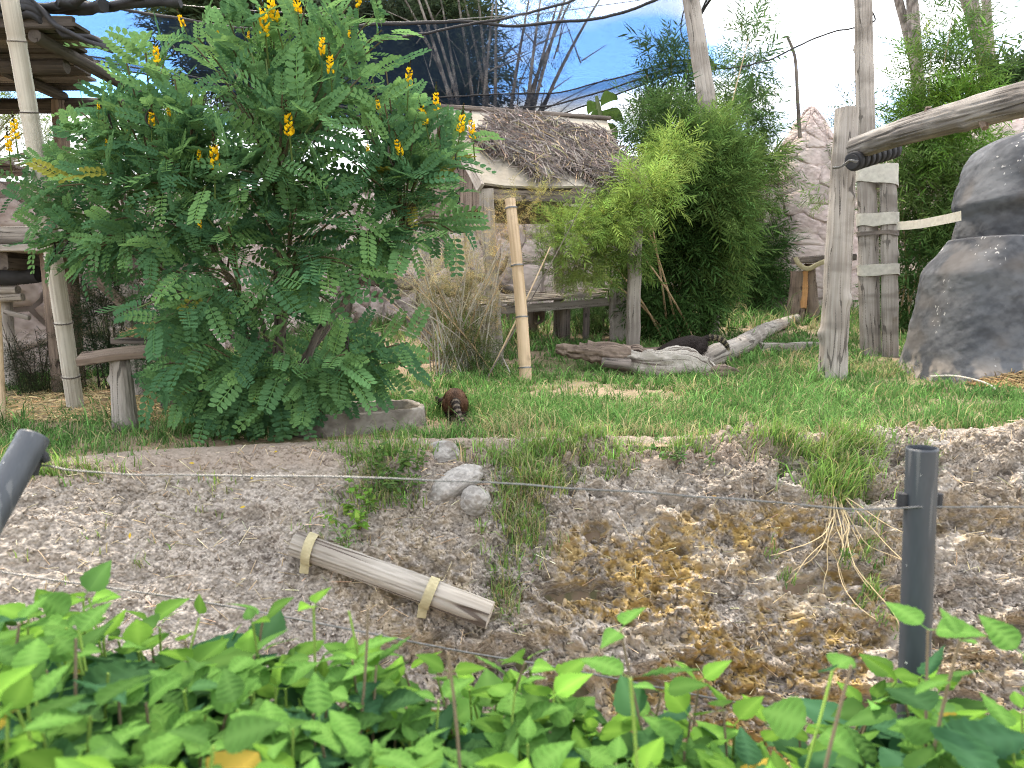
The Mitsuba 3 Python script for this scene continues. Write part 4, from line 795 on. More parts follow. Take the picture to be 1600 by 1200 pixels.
for i, (dx, w, mt, top) in enumerate([(-9, 14, 'mat_wood_brown', 424), (12, 11, 'mat_wood_brown', 412), (-2, 9, 'mat_cut_orange', 424)]):
    o = np.array([px(dx, b[1]), -.1 if i == 2 else 0, 0]); v, f, uv = tube([b + o * 1.4 - [0, 0, .1] + ([0, 0, .35] if i == 2 else [0, 0, 0]), (b + at(1255, top, b[1])) / 2 + o, at(1255, top, b[1]) + o * .9], [px(w * 1.15, b[1]) * (.55 if i == 2 else 1), px(w, b[1]) * (.8 if i == 2 else 1), px(w * .8, b[1])], 16, 36, rough=.3, groove=.16, seed=191 + i); put(part(key, 'trunk'), (v, f), mt, True, uv)
v, f, uv = board(at(1243, 407, b[1]), at(1330, 402, b[1] - .1), .7, .14, seed=195); put(part(key, 'board'), (v, f), 'mat_wood_dark', False, uv)
v, f, uv = tube([at(1243, 402, b[1] - .42), at(1248, 412, b[1] - .45), at(1262, 420, b[1] - .45), at(1280, 412, b[1] - .45), at(1300, 405, b[1] - .45)], .05, 8, 30, ell=(.3, 1)); put(part(key, 'hose'), (v, f), 'mat_canvas_olive', True)

# hut with sheet roof and straw
key = 'hut'; lab(key, 'small hut with a pale sheet roof half covered in dead brown vines', 'hut')
r0, r1 = np.array([-.96, 11.0, 3.46]), np.array([1.42, 11.93, 3.50]); e0 = np.array([-.35, 9.45, 2.24]); dn = e0 - r0; e1 = np.array([1.50, 10.15, 2.26])
bk = np.array([-.62, 1.45, -1.2])
def slab(a, b, c, d, th, nu=8, nv=8, wob=.02, seed=0):
    u, v = np.meshgrid(np.linspace(0, 1, nu), np.linspace(0, 1, nv)); u, v = u[..., None], v[..., None]
    P = a * (1 - u) * (1 - v) + b * u * (1 - v) + c * u * v + d * (1 - u) * v; n = norm(np.cross(b - a, d - a)); n = n if n[2] > 0 else -n
    P = P + n * (wob * (meshkit.noise(np.concatenate([P * 2.2], -1), seed) - .5) * 2)[..., None]; Q = P - n * th; nn = nu * nv
    i, j = np.meshgrid(np.arange(nv - 1), np.arange(nu - 1), indexing='ij'); k = i * nu + j; q = np.stack([k, k + 1, k + nu + 1, k + nu], -1).reshape(-1, 4)
    f = [*q, *(q[:, ::-1] + nn)]
    for ring in (list(range(nu)), list(range(nn - nu, nn))[::-1], [r * nu for r in range(nv)][::-1], [r * nu + nu - 1 for r in range(nv)]):
        f += [[x, x + nn, y + nn, y] for x, y in zip(ring[:-1], ring[1:])]
    return np.vstack([P.reshape(-1, 3), Q.reshape(-1, 3)]), np.array(f)
for i, (t0, t1) in enumerate([(0, .40), (.395, .68), (.672, 1.0)]):
    lift = np.array([0, 0, .014 * (i % 2)]); put(part(key, 'roof_sheet'), slab(r0 + (r1 - r0) * t0 + lift, r0 + (r1 - r0) * t1 + lift, e0 + (e1 - e0) * t1 + lift, e0 + (e1 - e0) * t0 + lift, .03, 12, 12, .02, 5), 'mat_roof_sheet')
put(part(key, 'roof_sheet'), slab(r0, r1, r1 + bk, r0 + bk, .03, 8, 8, .02, 6), 'mat_wood_dark')
v, f, uv = tube([r0 + [-.05, -.02, .02], (r0 + r1) / 2 + [0, 0, .025], r1 + [.05, 0, .02]], .032, 8, 24, rough=.2); put(part(key, 'ridge'), (v, f), 'mat_wood_dark', True, uv)
v, f, uv = board(r0 + [-.04, -.06, -.06], e0 + [-.02, -.08, -.06], .04, .12, (0, .6, 1), 201); put(part(key, 'barge_board'), (v, f), 'mat_wood_grey', False, uv)
v, f, uv = board(r0 + [-.04, .06, -.06], r0 + bk + [-.02, 0, -.06], .04, .12, (0, -.6, 1), 202); put(part(key, 'barge_board'), (v, f), 'mat_wood_grey', False, uv)
gu = norm(np.array([dn[0] - bk[0], dn[1] - bk[1], 0])); gm = r0 + [.1, .05, 0]
for i in range(8):   # dark boards closing the gable
    o = -1.25 + i * .34; z1 = 3.30 - abs(o) * .80; p = np.array([gm[0], gm[1], 0]) + gu * o; v, f, uv = board(p + [0, 0, 2.0], p + [0, 0, max(z1, 2.12)], .32, .03, np.cross(gu, [0, 0, 1]), 210 + i); put(part(key, 'gable_board'), (v, f), 'mat_wood_brown', False, uv)
v, f, uv = board(e0 + [.05, .12, -.12], e1 + [0, .12, -.12], .08, .14, seed=221); put(part(key, 'eave_beam'), (v, f), 'mat_wood_dark', False, uv)
for i in range(7):   # dark boards of the back and the loft floor
    t = (i + .5) / 7; p, q = e0 + [.1, .3, -.22], e1 + [0, .3, -.22]; d = np.array([-1.0, 2.3, 0]) ; v, f, uv = board(p + (q - p) * 0 + d * t, q + d * t, .30, .03, seed=222 + i); put(part(key, 'floor_board'), (v, f), 'mat_wood_dark', False, uv)
pb = hit(777, 574); 
for (x, y, lo) in [(e0[0] + .04, e0[1] + .06, None), (e1[0] + .12, e1[1] + .15, 1), (r0[0] + bk[0] + .2, r0[1] + bk[1], 1), (r1[0] + bk[0], r1[1] + bk[1] - .1, 1)]:
    g0 = float(H(x, y)); off = [.13, -.02, 0] if lo is None else [0, 0, 0]; v, f, uv = board([x + off[0], y, g0 - .1], [x, y, 2.18], .17, .16, (0, 1, 0), int(abs(x) * 100), .006, 14); put(part(key, 'post'), (v, f), 'mat_wood_grey', False, uv)
# dead vines on the roof: a mat of thin bent stems
rg = R(33); mb = MB(); n = 6500; nrm = norm(np.cross(r1 - r0, dn)); nrm = nrm if nrm[2] > 0 else -nrm
uu, vv = rg.uniform(.07, .86, n * 2), rg.uniform(.14, .97, n * 2)
topl = .26 + .10 * np.sin(uu * 9 + 1) + .12 * (uu < .22) + .05 * rg.normal(size=n * 2); botl = np.interp(uu, [0, .2, .3, .45, .6, .75, 1], [.55, .66, .98, .76, .95, 1.0, 1.0]) + .05 * rg.normal(size=n * 2)
kp = (vv > topl) & (vv < botl); uu, vv = uu[kp][:n], vv[kp][:n]; n = len(uu)
P = r0 + (r1 - r0) * uu[:, None] + dn * vv[:, None] + nrm * rg.uniform(.01, .13, (n, 1)); D = norm(dn)[None] + rg.normal(0, .55, (n, 3)); D = norm(D - (D @ nrm)[:, None] * nrm * .8)
Mx = basis(D, nrm + rg.normal(0, .5, (n, 3))) * np.stack([rg.uniform(.2, .62, n), np.full(n, .0045), np.full(n, .022)], -1)[:, None, :]
tvb = np.array([[-.5, -.5, 0], [-.5, .5, 0], [0, -.5, .9], [0, .5, .9], [.5, -.4, 0], [.5, .4, 0], [-.5, 0, .5], [0, 0, 1.5], [.5, 0, .4]]); tfb = np.array([[0, 2, 6], [2, 7, 6], [6, 7, 1], [7, 3, 1], [2, 4, 7], [4, 8, 7], [7, 8, 3], [8, 5, 3]])
colr = np.where(rg.uniform(0, 1, n)[:, None] < .14, vary(rg, n, (.36, .30, .20), .2), vary(rg, n, (.215, .185, .172), .35, .05)); mb.add(*scatter(tvb, tfb, Mx, P, colr))
put(key + '__dead_vine', mb, 'mat_straw'); lab(key + '__dead_vine', 'mat of dead brown vines on the roof', kind='stuff')

def bamboo(key, u0, v0, u1, v1, dY, r0, r1, mat, nodes, label, rings=None, bmat='mat_wire'):
    b = hit(u0, v0); t = at(u1, v1, b[1] + dY); lab(key, label, 'pole'); L = np.linalg.norm(t - b); n = 160; s = np.linspace(0, 1, n); rr = px(r0, b[1]) + (px(r1, b[1]) - px(r0, b[1])) * s
    bend = np.sin(s * np.pi) * .03
    for k in nodes: rr = rr + .006 * np.exp(-((s - k) * L / .012) ** 2) - .004 * np.exp(-((s - k) * L / .012 - 2.2) ** 2)
    Q = (b - [0, 0, .05]) * (1 - s)[:, None] + t * s[:, None] + bend[:, None] * np.array([.6, 0, 0])
    v, f, uv = tube(Q, rr, 22, n, rough=.02, seed=int(u0)); put(part(key, 'culm'), (v, f), mat, True, uv)
    for k in rings or []:
        i = int(k * (n - 1)); v, f, _ = tube([Q[i] - (Q[i + 1] - Q[i]) * (.6 if bmat == 'mat_wire' else -.2), Q[i] + (Q[i + 1] - Q[i]) * .6], rr[i] + (.006 if bmat == 'mat_wire' else .0035), 20, 6); put(part(key, 'band'), (v, f), bmat, True)
    return Q
bamboo('bamboo_pole', 822, 595, 797, 311, .3, 10, 8.5, 'mat_bamboo_tan', [.09, .36, .64, .95], 'tan bamboo pole with metal bands standing in front of the hut', [.095, .365, .645, .955])

# ================================================================ LEFT SHELTER, PLATFORM AND POSTS
bamboo('bamboo_pole_001', 119, 638, 8, -40, -.75, 12.5, 11, 'mat_bamboo_grey', [.10, .24, .40, .56, .72, .87], 'pale grey bamboo pole leaning from the path up past the left roof', [.104, .244, .404, .564, .724, .874], 'mat_wood_dark')
upright('post', 95, 614, 74, 392, .1, 12, 11, 'mat_wood_brown', 'brown log post just left of the pale bamboo pole', 301)
upright('post_001', 219, 618, 199, 418, .1, 13, 12, 'mat_wood_grey', 'grey log post behind the stump with the shelf, half hidden by the shrub', 302)
b = hit(217, 618); v, f, uv = tube([at(140, 425, b[1] + .05), at(195, 478, b[1])], [px(9, b[1]), px(8, b[1])], 12, 20, rough=.12, groove=.06, seed=303); put('brace_log', (v, f), 'mat_wood_brown', True, uv); lab('brace_log', 'slanting brown brace log meeting the half hidden grey post', 'log')
sb, stp = upright('short_post', 197, 672, 187, 562, .0, 20, 15, 'mat_wood_grey', 'stout short grey post carrying a plank shelf in front of the shrub', 304)
key = 'plank_shelf'; p, q = at(124, 561, sb[1] - .05), at(232, 548, sb[1] + .1); v, f, uv = board(p, q, .28, .05, (0, -.12, 1), 305); put(key, (v, f), 'mat_wood_brown', False, uv); lab(key, 'dark plank shelf nailed across the stout short post', 'shelf')
hp = at(238, 520, sb[1] + 1.0); key = 'feeding_tray'; v, f, uv = board(hp + [-.25, 0, -.06], hp + [.35, 0, -.05], .4, .05, seed=306); put(key + '__board', (v, f), 'mat_wood_dark', False, uv); v, f, uv = tube([[hp[0] + .05, hp[1] + .1, -.05], [hp[0] + .05, hp[1] + .1, hp[2] - .08]], .06, 12, 12, rough=.1, seed=307); put(key + '__post', (v, f), 'mat_wood_dark', True, uv); lab(key, 'dark tray on a post behind the shelf, half hidden by the shrub', 'tray')
put('hay_nest', straw_heap(hp + [0, 0, -.03], .22, .16, .12, 900, (.42, .30, .15), (.05, .16), 8), 'mat_straw'); lab('hay_nest', 'small nest of tan hay lying on the tray beside the shrub', 'hay')
# raised platform
key = 'raised_platform'; lab(key, 'raised wooden platform with a thick front log at the left edge', 'platform'); zt = at(0, 387, 7.2)[2]
for i, (y, mt) in enumerate([(7.2, 'mat_wood_grey'), (7.52, 'mat_wood_grey'), (7.84, 'mat_wood_warm'), (8.16, 'mat_wood_grey')]):
    v, f, uv = board([-7.0, y, zt - .02], [-3.35 + .1 * (i % 2), y + .05, zt], .30, .06, seed=311 + i); put(part(key, 'plank'), (v, f), mt, False, uv)
v, f, uv = tube([at(-200, 372, 7.5), at(0, 368, 7.4), at(66, 367, 7.4), at(130, 371, 7.4)], px(14, 7.4), 18, 40, rough=.08, groove=.08, seed=316); put(part(key, 'log'), (v, f), 'mat_wood_grey', True, uv)
v, f, uv = tube([at(-200, 436, 7.6), at(20, 432, 7.6), at(60, 428, 7.6)], px(13, 7.6), 16, 30, rough=.08, groove=.05, seed=317); put(part(key, 'log'), (v, f), 'mat_black', True, uv)
for x in (-6.2, -4.75, -3.5):
    v, f, uv = board([x, 7.25, zt - .12], [x, 8.3, zt - .12], .12, .16, seed=int(-x * 10)); put(part(key, 'joist'), (v, f), 'mat_wood_dark', False, uv)
    if x != -4.75: v, f, uv = tube([[x, 8.2, -.1], [x, 8.2, zt - .2]], .09, 12, 20, rough=.1, seed=int(-x * 7)); put(part(key, 'leg'), (v, f), 'mat_wood_dark', True, uv)
v, f, uv = tube([at(170, 384, 7.6), at(215, 381, 7.5), at(240, 379, 7.5)], px(7, 7.5), 10, 20, rough=.3, seed=319); put('yellow_trough_lip', (v, f), 'mat_bamboo_tan', True, uv); lab('yellow_trough_lip', 'split yellowish bamboo lying on the raised platform behind the shrub', 'bamboo')
upright('post_002', 18, 606, 9, 452, .1, 9, 9, 'mat_wood_grey', 'thin grey post under the raised platform near the left edge', 321)
upright('post_003', 4, 660, -6, 470, .1, 6, 6, 'mat_bamboo_tan', 'thin tan pole cut off by the left edge of the picture', 322)
y = hit(18, 606)[1]
for i, (a, b_, r, mt) in enumerate([((-40, 452), (28, 453), 7, 'mat_wood_grey'), ((-30, 468), (36, 464), 6, 'mat_wood_warm'), ((8, 487), (46, 497), 4, 'mat_wood_grey')]):
    P, Q = at(*a, y - .08), at(*b_, y - .12); k = free('cross_log'); v, f, uv = tube([P, Q], px(r, y), 12, 20, rough=.14, groove=.06, seed=331 + i); put(k, (v, f), mt, True, uv); lab(k, ['upper of the crossed logs on the thin left post', 'middle of the crossed logs on the thin left post', 'broken pale branch stub sticking out below the crossed logs'][i], 'log')
# roof seen from below
key = 'shelter_roof'; lab(key, 'flat board roof seen from below in the upper left corner', 'roof'); zr = 2.93
for i in range(11):
    y = 6.05 + i * .17; v, f, uv = board([-7.2, y, zr], [-3.22 - .10 * i + .06 * (i % 3), y + .02, zr + .012 * (i % 2)], .20, .025, seed=341 + i); put(part(key, 'plank'), (v, f), ['mat_wood_black', 'mat_wood_black', 'mat_wood_dark'][i % 3], False, uv)
for x in (-6.3, -5.2, -4.35, -3.55):
    v, f, uv = tube([[x, 6.0, zr - .07], [x - .05, 7.85, zr - .07]], .05, 10, 14, rough=.1, seed=int(-x * 9)); put(part(key, 'rafter'), (v, f), 'mat_wood_black', True, uv)
for y, z_, r in ((6.5, -.17, .06), (7.85, -.17, .075)):
    v, f, uv = tube([[-7.2, y, zr + z_], [-3.6, y, zr + z_ + .02]], r, 12, 30, rough=.12, groove=.05, seed=int(y * 9)); put(part(key, 'beam'), (v, f), 'mat_wood_black', True, uv)
v, f, uv = board([-7.2, 5.95, zr + .03], [-3.25, 6.0, zr + .02], .05, .09, seed=361); put(part(key, 'fascia'), (v, f), 'mat_wood_black', False, uv)
for x in (-6.6, -4.42):
    v, f, uv = tube([[x, 7.8, -.1], [x, 7.8, zr - .12]], .07, 12, 30, rough=.1, groove=.05, seed=int(-x * 5)); put(part(key, 'post'), (v, f), 'mat_wood_brown', True, uv)
for i in range(5):
    y = 7.7 + i * .2; v, f, uv = board([-8, y, 2.30 - .03 * i], [-5.15, y, 2.34 - .03 * i], .19, .03, seed=371 + i); put(part(key, 'lower_plank'), (v, f), 'mat_wood_dark', False, uv)
rg = R(41); mb = MB()   # rolled black netting along the roof's front edge
for i in range(9):
    x0 = -5.6 + i * .28; P = [[x0 + .30 * j + rg.normal(0, .03), 6.0 + rg.normal(0, .10), zr + .07 + rg.uniform(0, .12)] for j in range(4)]; mb.add(*tube(P, rg.uniform(.02, .045, 4), 9, 24, rough=.5, seed=381 + i)[:2])
P0 = [(30, -10), (62, 15), (90, 38), (110, 52), (140, 62), (172, 80)]
for i in range(4): mb.add(*tube([at(u + rg.normal(0, 4), v + rg.normal(0, 4), 5.95 + .04 * i) for u, v in P0], rg.uniform(.010, .03, 6), 8, 40, rough=.5, seed=391 + i)[:2])
for i in range(5): mb.add(*tube([at(-20, -20 + 9 * i, 6.0), at(15, -8 + 8 * i, 5.95), at(45, 2 + 5 * i, 5.95), at(70, 20 + 5 * i, 6)], rg.uniform(.012, .03, 4), 8, 30, rough=.5, seed=396 + i)[:2])
put('rolled_net', mb, 'mat_black', True); lab('rolled_net', 'rolled black netting bundled over the front edge of the left roof', 'net')

# ================================================================ SHADE NET, ROPES
YN = 15.5
topP = [(-200, -75), (60, -12), (133, 1), (250, 22), (380, 42), (500, 46), (600, 37), (700, 33), (800, 37), (900, 35), (960, 22), (1025, 1), (1080, -28), (1172, -70)]
botP = [(-200, 98), (0, 92), (90, 98), (200, 110), (330, 140), (440, 165), (560, 182), (650, 187), (750, 188), (840, 187), (915, 168), (985, 140), (1060, 112), (1121, 106)]
n, mm = 150, 26; tA = catmull(np.array([at(u, v, YN) for u, v in topP]), n); tB = catmull(np.array([at(u, v, YN + .5) for u, v in botP]), n)
w = np.linspace(0, 1, mm)[:, None, None]; P = tA[None] * (1 - w) + tB[None] * w
q = P * [.55, .2, .9]; P[..., 1] += .55 * np.sin(w[..., 0] * np.pi) + .7 * (meshkit.fbm(q, 3, 5) - .5) + .22 * (meshkit.noise(P * [.5, 0, 3.2], 9) - .5)
edge_pull = np.clip((np.linspace(0, 1, n) - .9) / .1, 0, 1)[None, :]; P[..., 0] -= (.55 * np.sin(w[..., 0] * np.pi) * edge_pull ** 2)
i, j = np.meshgrid(np.arange(mm - 1), np.arange(n - 1), indexing='ij'); a = i * n + j; fq = np.stack([a, a + 1, a + n + 1, a + n], -1).reshape(-1, 4)
key = 'shade_net'; lab(key, 'wide dark blue shade net strung over the back of the enclosure', 'net')
put(key + '__mesh', (P.reshape(-1, 3), fq), 'mat_net', True)
w0 = np.interp(np.linspace(0, 1, n), [0, .4, .58, .7, .85, .97, 1], [.86, .84, .80, .70, .68, .90, .98]); w2 = np.linspace(0, 1, 9)[:, None]
hb = []
for k in range(9):
    ww = (w0 + (1 - w0) * w2[k])[:, None]; idx = np.clip((ww[:, 0] * (mm - 1)), 0, mm - 1.001); lo = idx.astype(int); fr = (idx - lo)[:, None]; ar = np.arange(n)
    hb.append(P[lo, ar] * (1 - fr) + P[lo + 1, ar] * fr + [0, -.12 - .10 * math.sin(k / 8 * math.pi), 0])
hb = np.array(hb); i, j = np.meshgrid(np.arange(8), np.arange(n - 1), indexing='ij'); a = i * n + j
put(key + '__hem', (hb.reshape(-1, 3), np.stack([a, a + 1, a + n + 1, a + n], -1).reshape(-1, 4)), 'mat_net', True)
for L_, r in ((P[0], .030), (P[-1], .018), (hb[0] + [0, -.03, 0], .016), (hb[5] + [0, -.03, 0], .018), (P[:, -1], .03)):
    v, f, uv = tube(L_, r, 6, len(L_) * 2, caps=False, rough=.2); put(part(key, 'rope'), (v, f), 'mat_black', True, uv)
rg = R(43)
for i in range(5): v, f, uv = tube([P[0, -1 - i * 2] + [0, -.05, 0], P[mm // 2, -1 - i] + [rg.normal(0, .08), -.1, 0], P[-1, -1] + [0, -.05, 0]], .014, 5, 16, caps=False); put(part(key, 'gathering_cord'), (v, f), 'mat_black', True)
wire('cable', [at(u, v, 13.5) for u, v in [(560, 66), (610, 61), (680, 49), (740, 37), (800, 26), (860, 12), (905, -3), (960, -20)]], .022, 'thick black cable rising to the right above the hut roof', 60, .01, 'mat_black', 'cable')
wire('cable_001', [at(u, v, 14.5) for u, v in [(1121, 108), (1160, 104), (1200, 94), (1250, 71), (1300, 50), (1345, 42), (1368, 30), (1350, 6), (1320, -8)]], .014, 'thin dark wire running from the net corner to the tall pole', 80, .01, 'mat_black', 'wire')
wire('cable_002', [at(u, v, 12.5) for u, v in [(100, -10), (300, 10), (500, 24), (640, 34), (760, 28), (1000, 0)]], .007, 'thin pale wire crossing above the thick black net rope', 60, .01, 'mat_wire', 'wire')
b = at(1104, 560, 13.6); g0 = float(H(b[0], 13.6)); v, f, uv = tube([[at(1112, 400, 13.6)[0], 13.6, g0 - .1], at(1108, 200, 13.6), at(1094, 90, 13.7), at(1078, -10, 13.8), at(1060, -140, 13.9)], [.17, .165, .15, .135, .12], 20, 60, rough=.06, groove=.04, seed=401); put('net_pole', (v, f), 'mat_wood_grey', True, uv); lab('net_pole', 'grey wooden pole holding up the right corner of the shade net', 'pole')

# ================================================================ THE FLOWERING SHRUB
def compound(seed, pairs=10):
    """A pinnate leaf of unit length along +x, drooping, with folded oval leaflets."""
    rg = R(seed); V, F, C, n = [], [], [], 0; droop = rg.uniform(.15, .5); fold = rg.uniform(.0, .45)
    def z(t): return -droop * t * t * .6
    for i in range(pairs):
        t = .14 + .84 * i / (pairs - 1); L = .26 * (1 - .35 * (2 * abs(t - .55)) ** 2); W = L * .56
        for s in (-1, 1):
            fw = .25 + .35 * t; d = norm(np.array([fw, s, -.12 + fold * .7 + rg.normal(0, .08)])); u = np.array([0, -s * fold, 1.0]); y = norm(np.cross(u, d)); o = np.array([t, 0, z(t)])
            nn = norm(np.cross(d, y)); p = [o, o + d * L * .45 + y * W * .5, o + d * L * .88 + y * W * .34, o + d * L - nn * .01, o + d * L * .88 - y * W * .34, o + d * L * .45 - y * W * .5, o + d * L * .5 - nn * .016]
            V += p; F += [[n + 6, n + a, n + (a + 1) % 6] for a in range(6)]; C += [[1, 1, 1]] * 7; n += 7
    ts = np.linspace(0, 1, 7); r = np.array([[t, 0, z(t)] for t in ts])
    for o in ([0, .008, 0], [0, -.008, 0]): V += list(r + o)
    F += [[n + i, n + i + 1, n + 8 + i] for i in range(6)] + [[n + i, n + 8 + i, n + 7 + i] for i in range(6)]; C += [[1.3, 1.25, 1.0]] * 14
    return np.array(V), np.array(F), np.array(C)
CL = [compound(s, p) for s, p in [(1, 7), (2, 8), (3, 9), (4, 7), (5, 8)]]
key = 'flowering_shrub'; lab(key, 'tall leafy shrub with feathery leaves and upright yellow flower spikes', 'shrub')
rg = R(51); SB = np.array([-1.66, 5.45, 0.0]); outline = Polygon([(395, 690), (330, 640), (255, 625), (215, 570), (240, 520), (190, 440), (110, 415), (60, 380), (30, 300), (15, 250), (75, 190), (130, 140), (165, 100), (230, 70), (290, 50), (400, 20), (450, 0), (560, 0), (600, 40), (650, 110), (690, 165), (745, 225), (745, 335), (700, 380), (640, 390), (575, 420), (600, 470), (635, 530), (625, 585), (540, 608), (480, 625), (440, 690)])
from shapely.geometry import Point
inner = outline.buffer(2).difference(Polygon([(175, 430), (330, 430), (300, 475), (170, 480)]))
tips = []
def crown_depth(u, v):
    q = ((u - 400) / 370) ** 2 + ((v - 330) / 370) ** 2
    return 5.75 - .25 * (v > 420), 1.15 * math.sqrt(max(.05, 1 - min(q, 1)))
while len(tips) < 350:
    u, v = rg.uniform(20, 740), rg.uniform(0, 690)
    if not inner.contains(Point(u, v)): continue
    yc, hd = crown_depth(u, v); yy = yc + hd * (rg.uniform(-1, 1) if rg.uniform() < .45 else -rg.uniform(.7, 1)); p = at(u, v, yy)
    if yy < edge_y(p[0]) + .12 or p[2] < H(p[0], yy) + .15: continue
    tips.append(p)
tips = np.array(tips); mains = []; stem_mb = MB()
for i in range(13):   # main stems: grow towards well spread tips
    a = rg.uniform(0, 2 * np.pi); t = tips[rg.integers(len(tips))] if i else np.array([-1.7, 5.7, 2.6]); t = SB + (t - SB) * .72; h = (t[2]) ; P = [SB + [rg.normal(0, .08), rg.normal(0, .07), -.05], SB + (t - SB) * .3 + [0, 0, h * .18], SB + (t - SB) * .65 + [0, 0, h * .10], t]
    C = catmull(P, 40); mains.append(C); v, f, uv = tube(C, np.linspace(.035, .012, 40), 8, 30, rough=.12, seed=411 + i); put(part(key, 'stem'), (v, f), 'mat_wood_dark', True, uv)
MP = np.vstack([c[6:] for c in mains]); tree = cKDTree(MP); leaves = []
for t in tips:
    d, k = tree.query(t - [0, 0, .25]); o = MP[k]; mid = (o + t) / 2 + [0, 0, .08]; C = catmull([o, mid, t], 12); stem_mb.add(*tube(C, [.009, .005], 5, 12, caps=False)[:2], None, (.10, .085, .045) if rg.uniform() < .6 else (.12, .17, .06))
    ax = norm(C[-1] - C[-4]); out = norm((t - np.array([-1.75, 5.9, 1.3])) * [1, 1, .6]); nl = rg.integers(5, 9); a0 = rg.uniform(0, 6.28)
    for i in range(nl):
        a = a0 + i * 2.4; side = basis(ax[None], [.1, .2, 1])[0] @ np.array([.35 + .25 * (i % 3), math.cos(a), math.sin(a)]); d = norm(norm(side) + out * .40 + [0, 0, .06 - .22 * (t[2] < 1.3)]); k = int(11 - min(8, i * .9)); L = rg.uniform(.15, .29)
        leaves.append((C[k] + d * .02, d, out * rg.uniform(.2, 1.0) + np.array([rg.normal(0, .35), rg.normal(0, .3) - .35, .85]), L))
put(key + '__twigs', stem_mb, 'mat_stem', True); lab(key + '__twigs', kind='stuff')
LP = np.array([l[0] for l in leaves]); LD = np.array([l[1] for l in leaves]); LU = np.array([l[2] for l in leaves]); LL = np.array([l[3] for l in leaves])
BM = basis(LD, LU) * LL[:, None, None]; mid = LP + LD * LL[:, None] * .5
depth_front = mid[:, 1] - np.array([crown_depth(*(lambda q: (800 + FPX * q[0] / q[1], 450 - FPX * (q[2] - 1) / q[1]))(q))[0] for q in mid])
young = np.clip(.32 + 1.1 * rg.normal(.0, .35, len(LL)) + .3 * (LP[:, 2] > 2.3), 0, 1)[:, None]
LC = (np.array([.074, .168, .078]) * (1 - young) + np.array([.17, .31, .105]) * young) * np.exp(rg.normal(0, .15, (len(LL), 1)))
ky = rg.uniform(0, 1, len(LL)) < .006; LC[ky] = (.30, .30, .06)
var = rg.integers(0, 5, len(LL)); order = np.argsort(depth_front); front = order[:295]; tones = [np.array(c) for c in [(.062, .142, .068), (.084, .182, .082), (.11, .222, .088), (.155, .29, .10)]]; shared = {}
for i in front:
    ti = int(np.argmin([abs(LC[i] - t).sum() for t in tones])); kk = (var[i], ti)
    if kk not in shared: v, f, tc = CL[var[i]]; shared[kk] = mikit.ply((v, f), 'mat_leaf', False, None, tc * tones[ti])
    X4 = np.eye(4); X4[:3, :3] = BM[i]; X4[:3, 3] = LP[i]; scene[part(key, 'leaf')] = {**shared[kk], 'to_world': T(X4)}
mb = MB()
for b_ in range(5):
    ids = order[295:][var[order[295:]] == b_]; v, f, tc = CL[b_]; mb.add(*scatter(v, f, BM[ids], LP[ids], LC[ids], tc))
put(key + '__foliage', mb, 'mat_leaf'); lab(key + '__foliage', kind='stuff')
# flower spikes: yellow florets below a dark bud tip
def spike(seed, h):
    rg = R(seed); mb = MB(); n = 34; t = rg.uniform(0, .66, n); a = rg.uniform(0, 6.28, n); tv = np.array([[0, 0, 0], [.5, .45, .15], [1, 0, .35], [.5, -.45, .15], [.55, 0, -.2]]); tf = np.array([[0, 3, 4], [3, 2, 4], [2, 1, 4], [1, 0, 4]])
    D = np.stack([np.cos(a), np.sin(a), np.full(n, .55)], -1); mb.add(*scatter(tv, tf, basis(D, [0, 0, 1]) * (h * .15 * (1.15 - .6 * t))[:, None, None], np.stack([.05 * h * np.cos(a), .05 * h * np.sin(a), t * h], -1), vary(rg, n, (.92, .60, .02), .12, .05)))
    nb = 26; t = rg.uniform(.6, 1.05, nb); a = rg.uniform(0, 6.28, nb); D = np.stack([np.cos(a) * .7, np.sin(a) * .7, np.ones(nb)], -1); mb.add(*scatter(tv * [.8, .7, 1], tf, basis(D, [0, 0, 1]) * (h * .085)[None, None, None] if False else basis(D, [0, 0, 1]) * (h * .085), np.stack([.025 * h * np.cos(a), .025 * h * np.sin(a), t * h], -1), vary(rg, nb, (.045, .035, .02), .2)))
    v, f, _ = tube([[0, 0, -.8 * h], [0, 0, h]], [h * .03, h * .015], 5, 4); mb.add(v, f, None, (.12, .17, .05)); return mb
SPK = []
for s in range(5): SPK.append(mikit.ply(*[(o[0], 'mat_leaf', False, None, o[2]) for o in [spike(s, 1.0).out()]][0]))
fl = [(415, 58, 44), (433, 42, 46), (466, 24, 34), (560, 12, 26), (288, 44, 22), (246, 98, 28), (503, 88, 30), (517, 118, 34), (154, 172, 14), (237, 200, 26), (335, 266, 44), (312, 254, 22), (453, 216, 42), (638, 138, 34), (592, 172, 18), (665, 195, 32), (683, 178, 34), (718, 210, 34), (739, 218, 32), (15, 240, 30), (25, 218, 34), (627, 245, 30), (264, 183, 18), (312, 358, 20), (395, 640, 22), (388, 60, 12), (340, 52, 10), (575, 238, 14), (165, 232, 16), (545, 60, 14)]
for i, (u, v_, hpx) in enumerate(fl):
    yc, hd = crown_depth(u, v_); p = at(u, v_, yc - hd * .95); h = px(hpx, p[1]) * 1.22; X4 = np.eye(4); Rz = np.array(T().rotate([0, 0, 1], float(i * 67)).rotate([1, 0, 0], float(rg.normal(0, 9))).matrix, float); X4 = Rz @ np.diag([h, h, h, 1]); X4[:3, 3] = p
    scene[part(key, 'flower')] = {**SPK[i % 5], 'to_world': T(X4)}
rg = R(52); mb = MB()
for i in range(26):   # dark hanging seed pods
    t = tips[rg.integers(len(tips))]; mb.add(*tube([t, t + [rg.normal(0, .02), -.02, -.06], t + [rg.normal(0, .03), -.03, -.12]], [.008, .012, .006], 6, 8, ell=(1, .5))[:2], None, (.03, .025, .02))
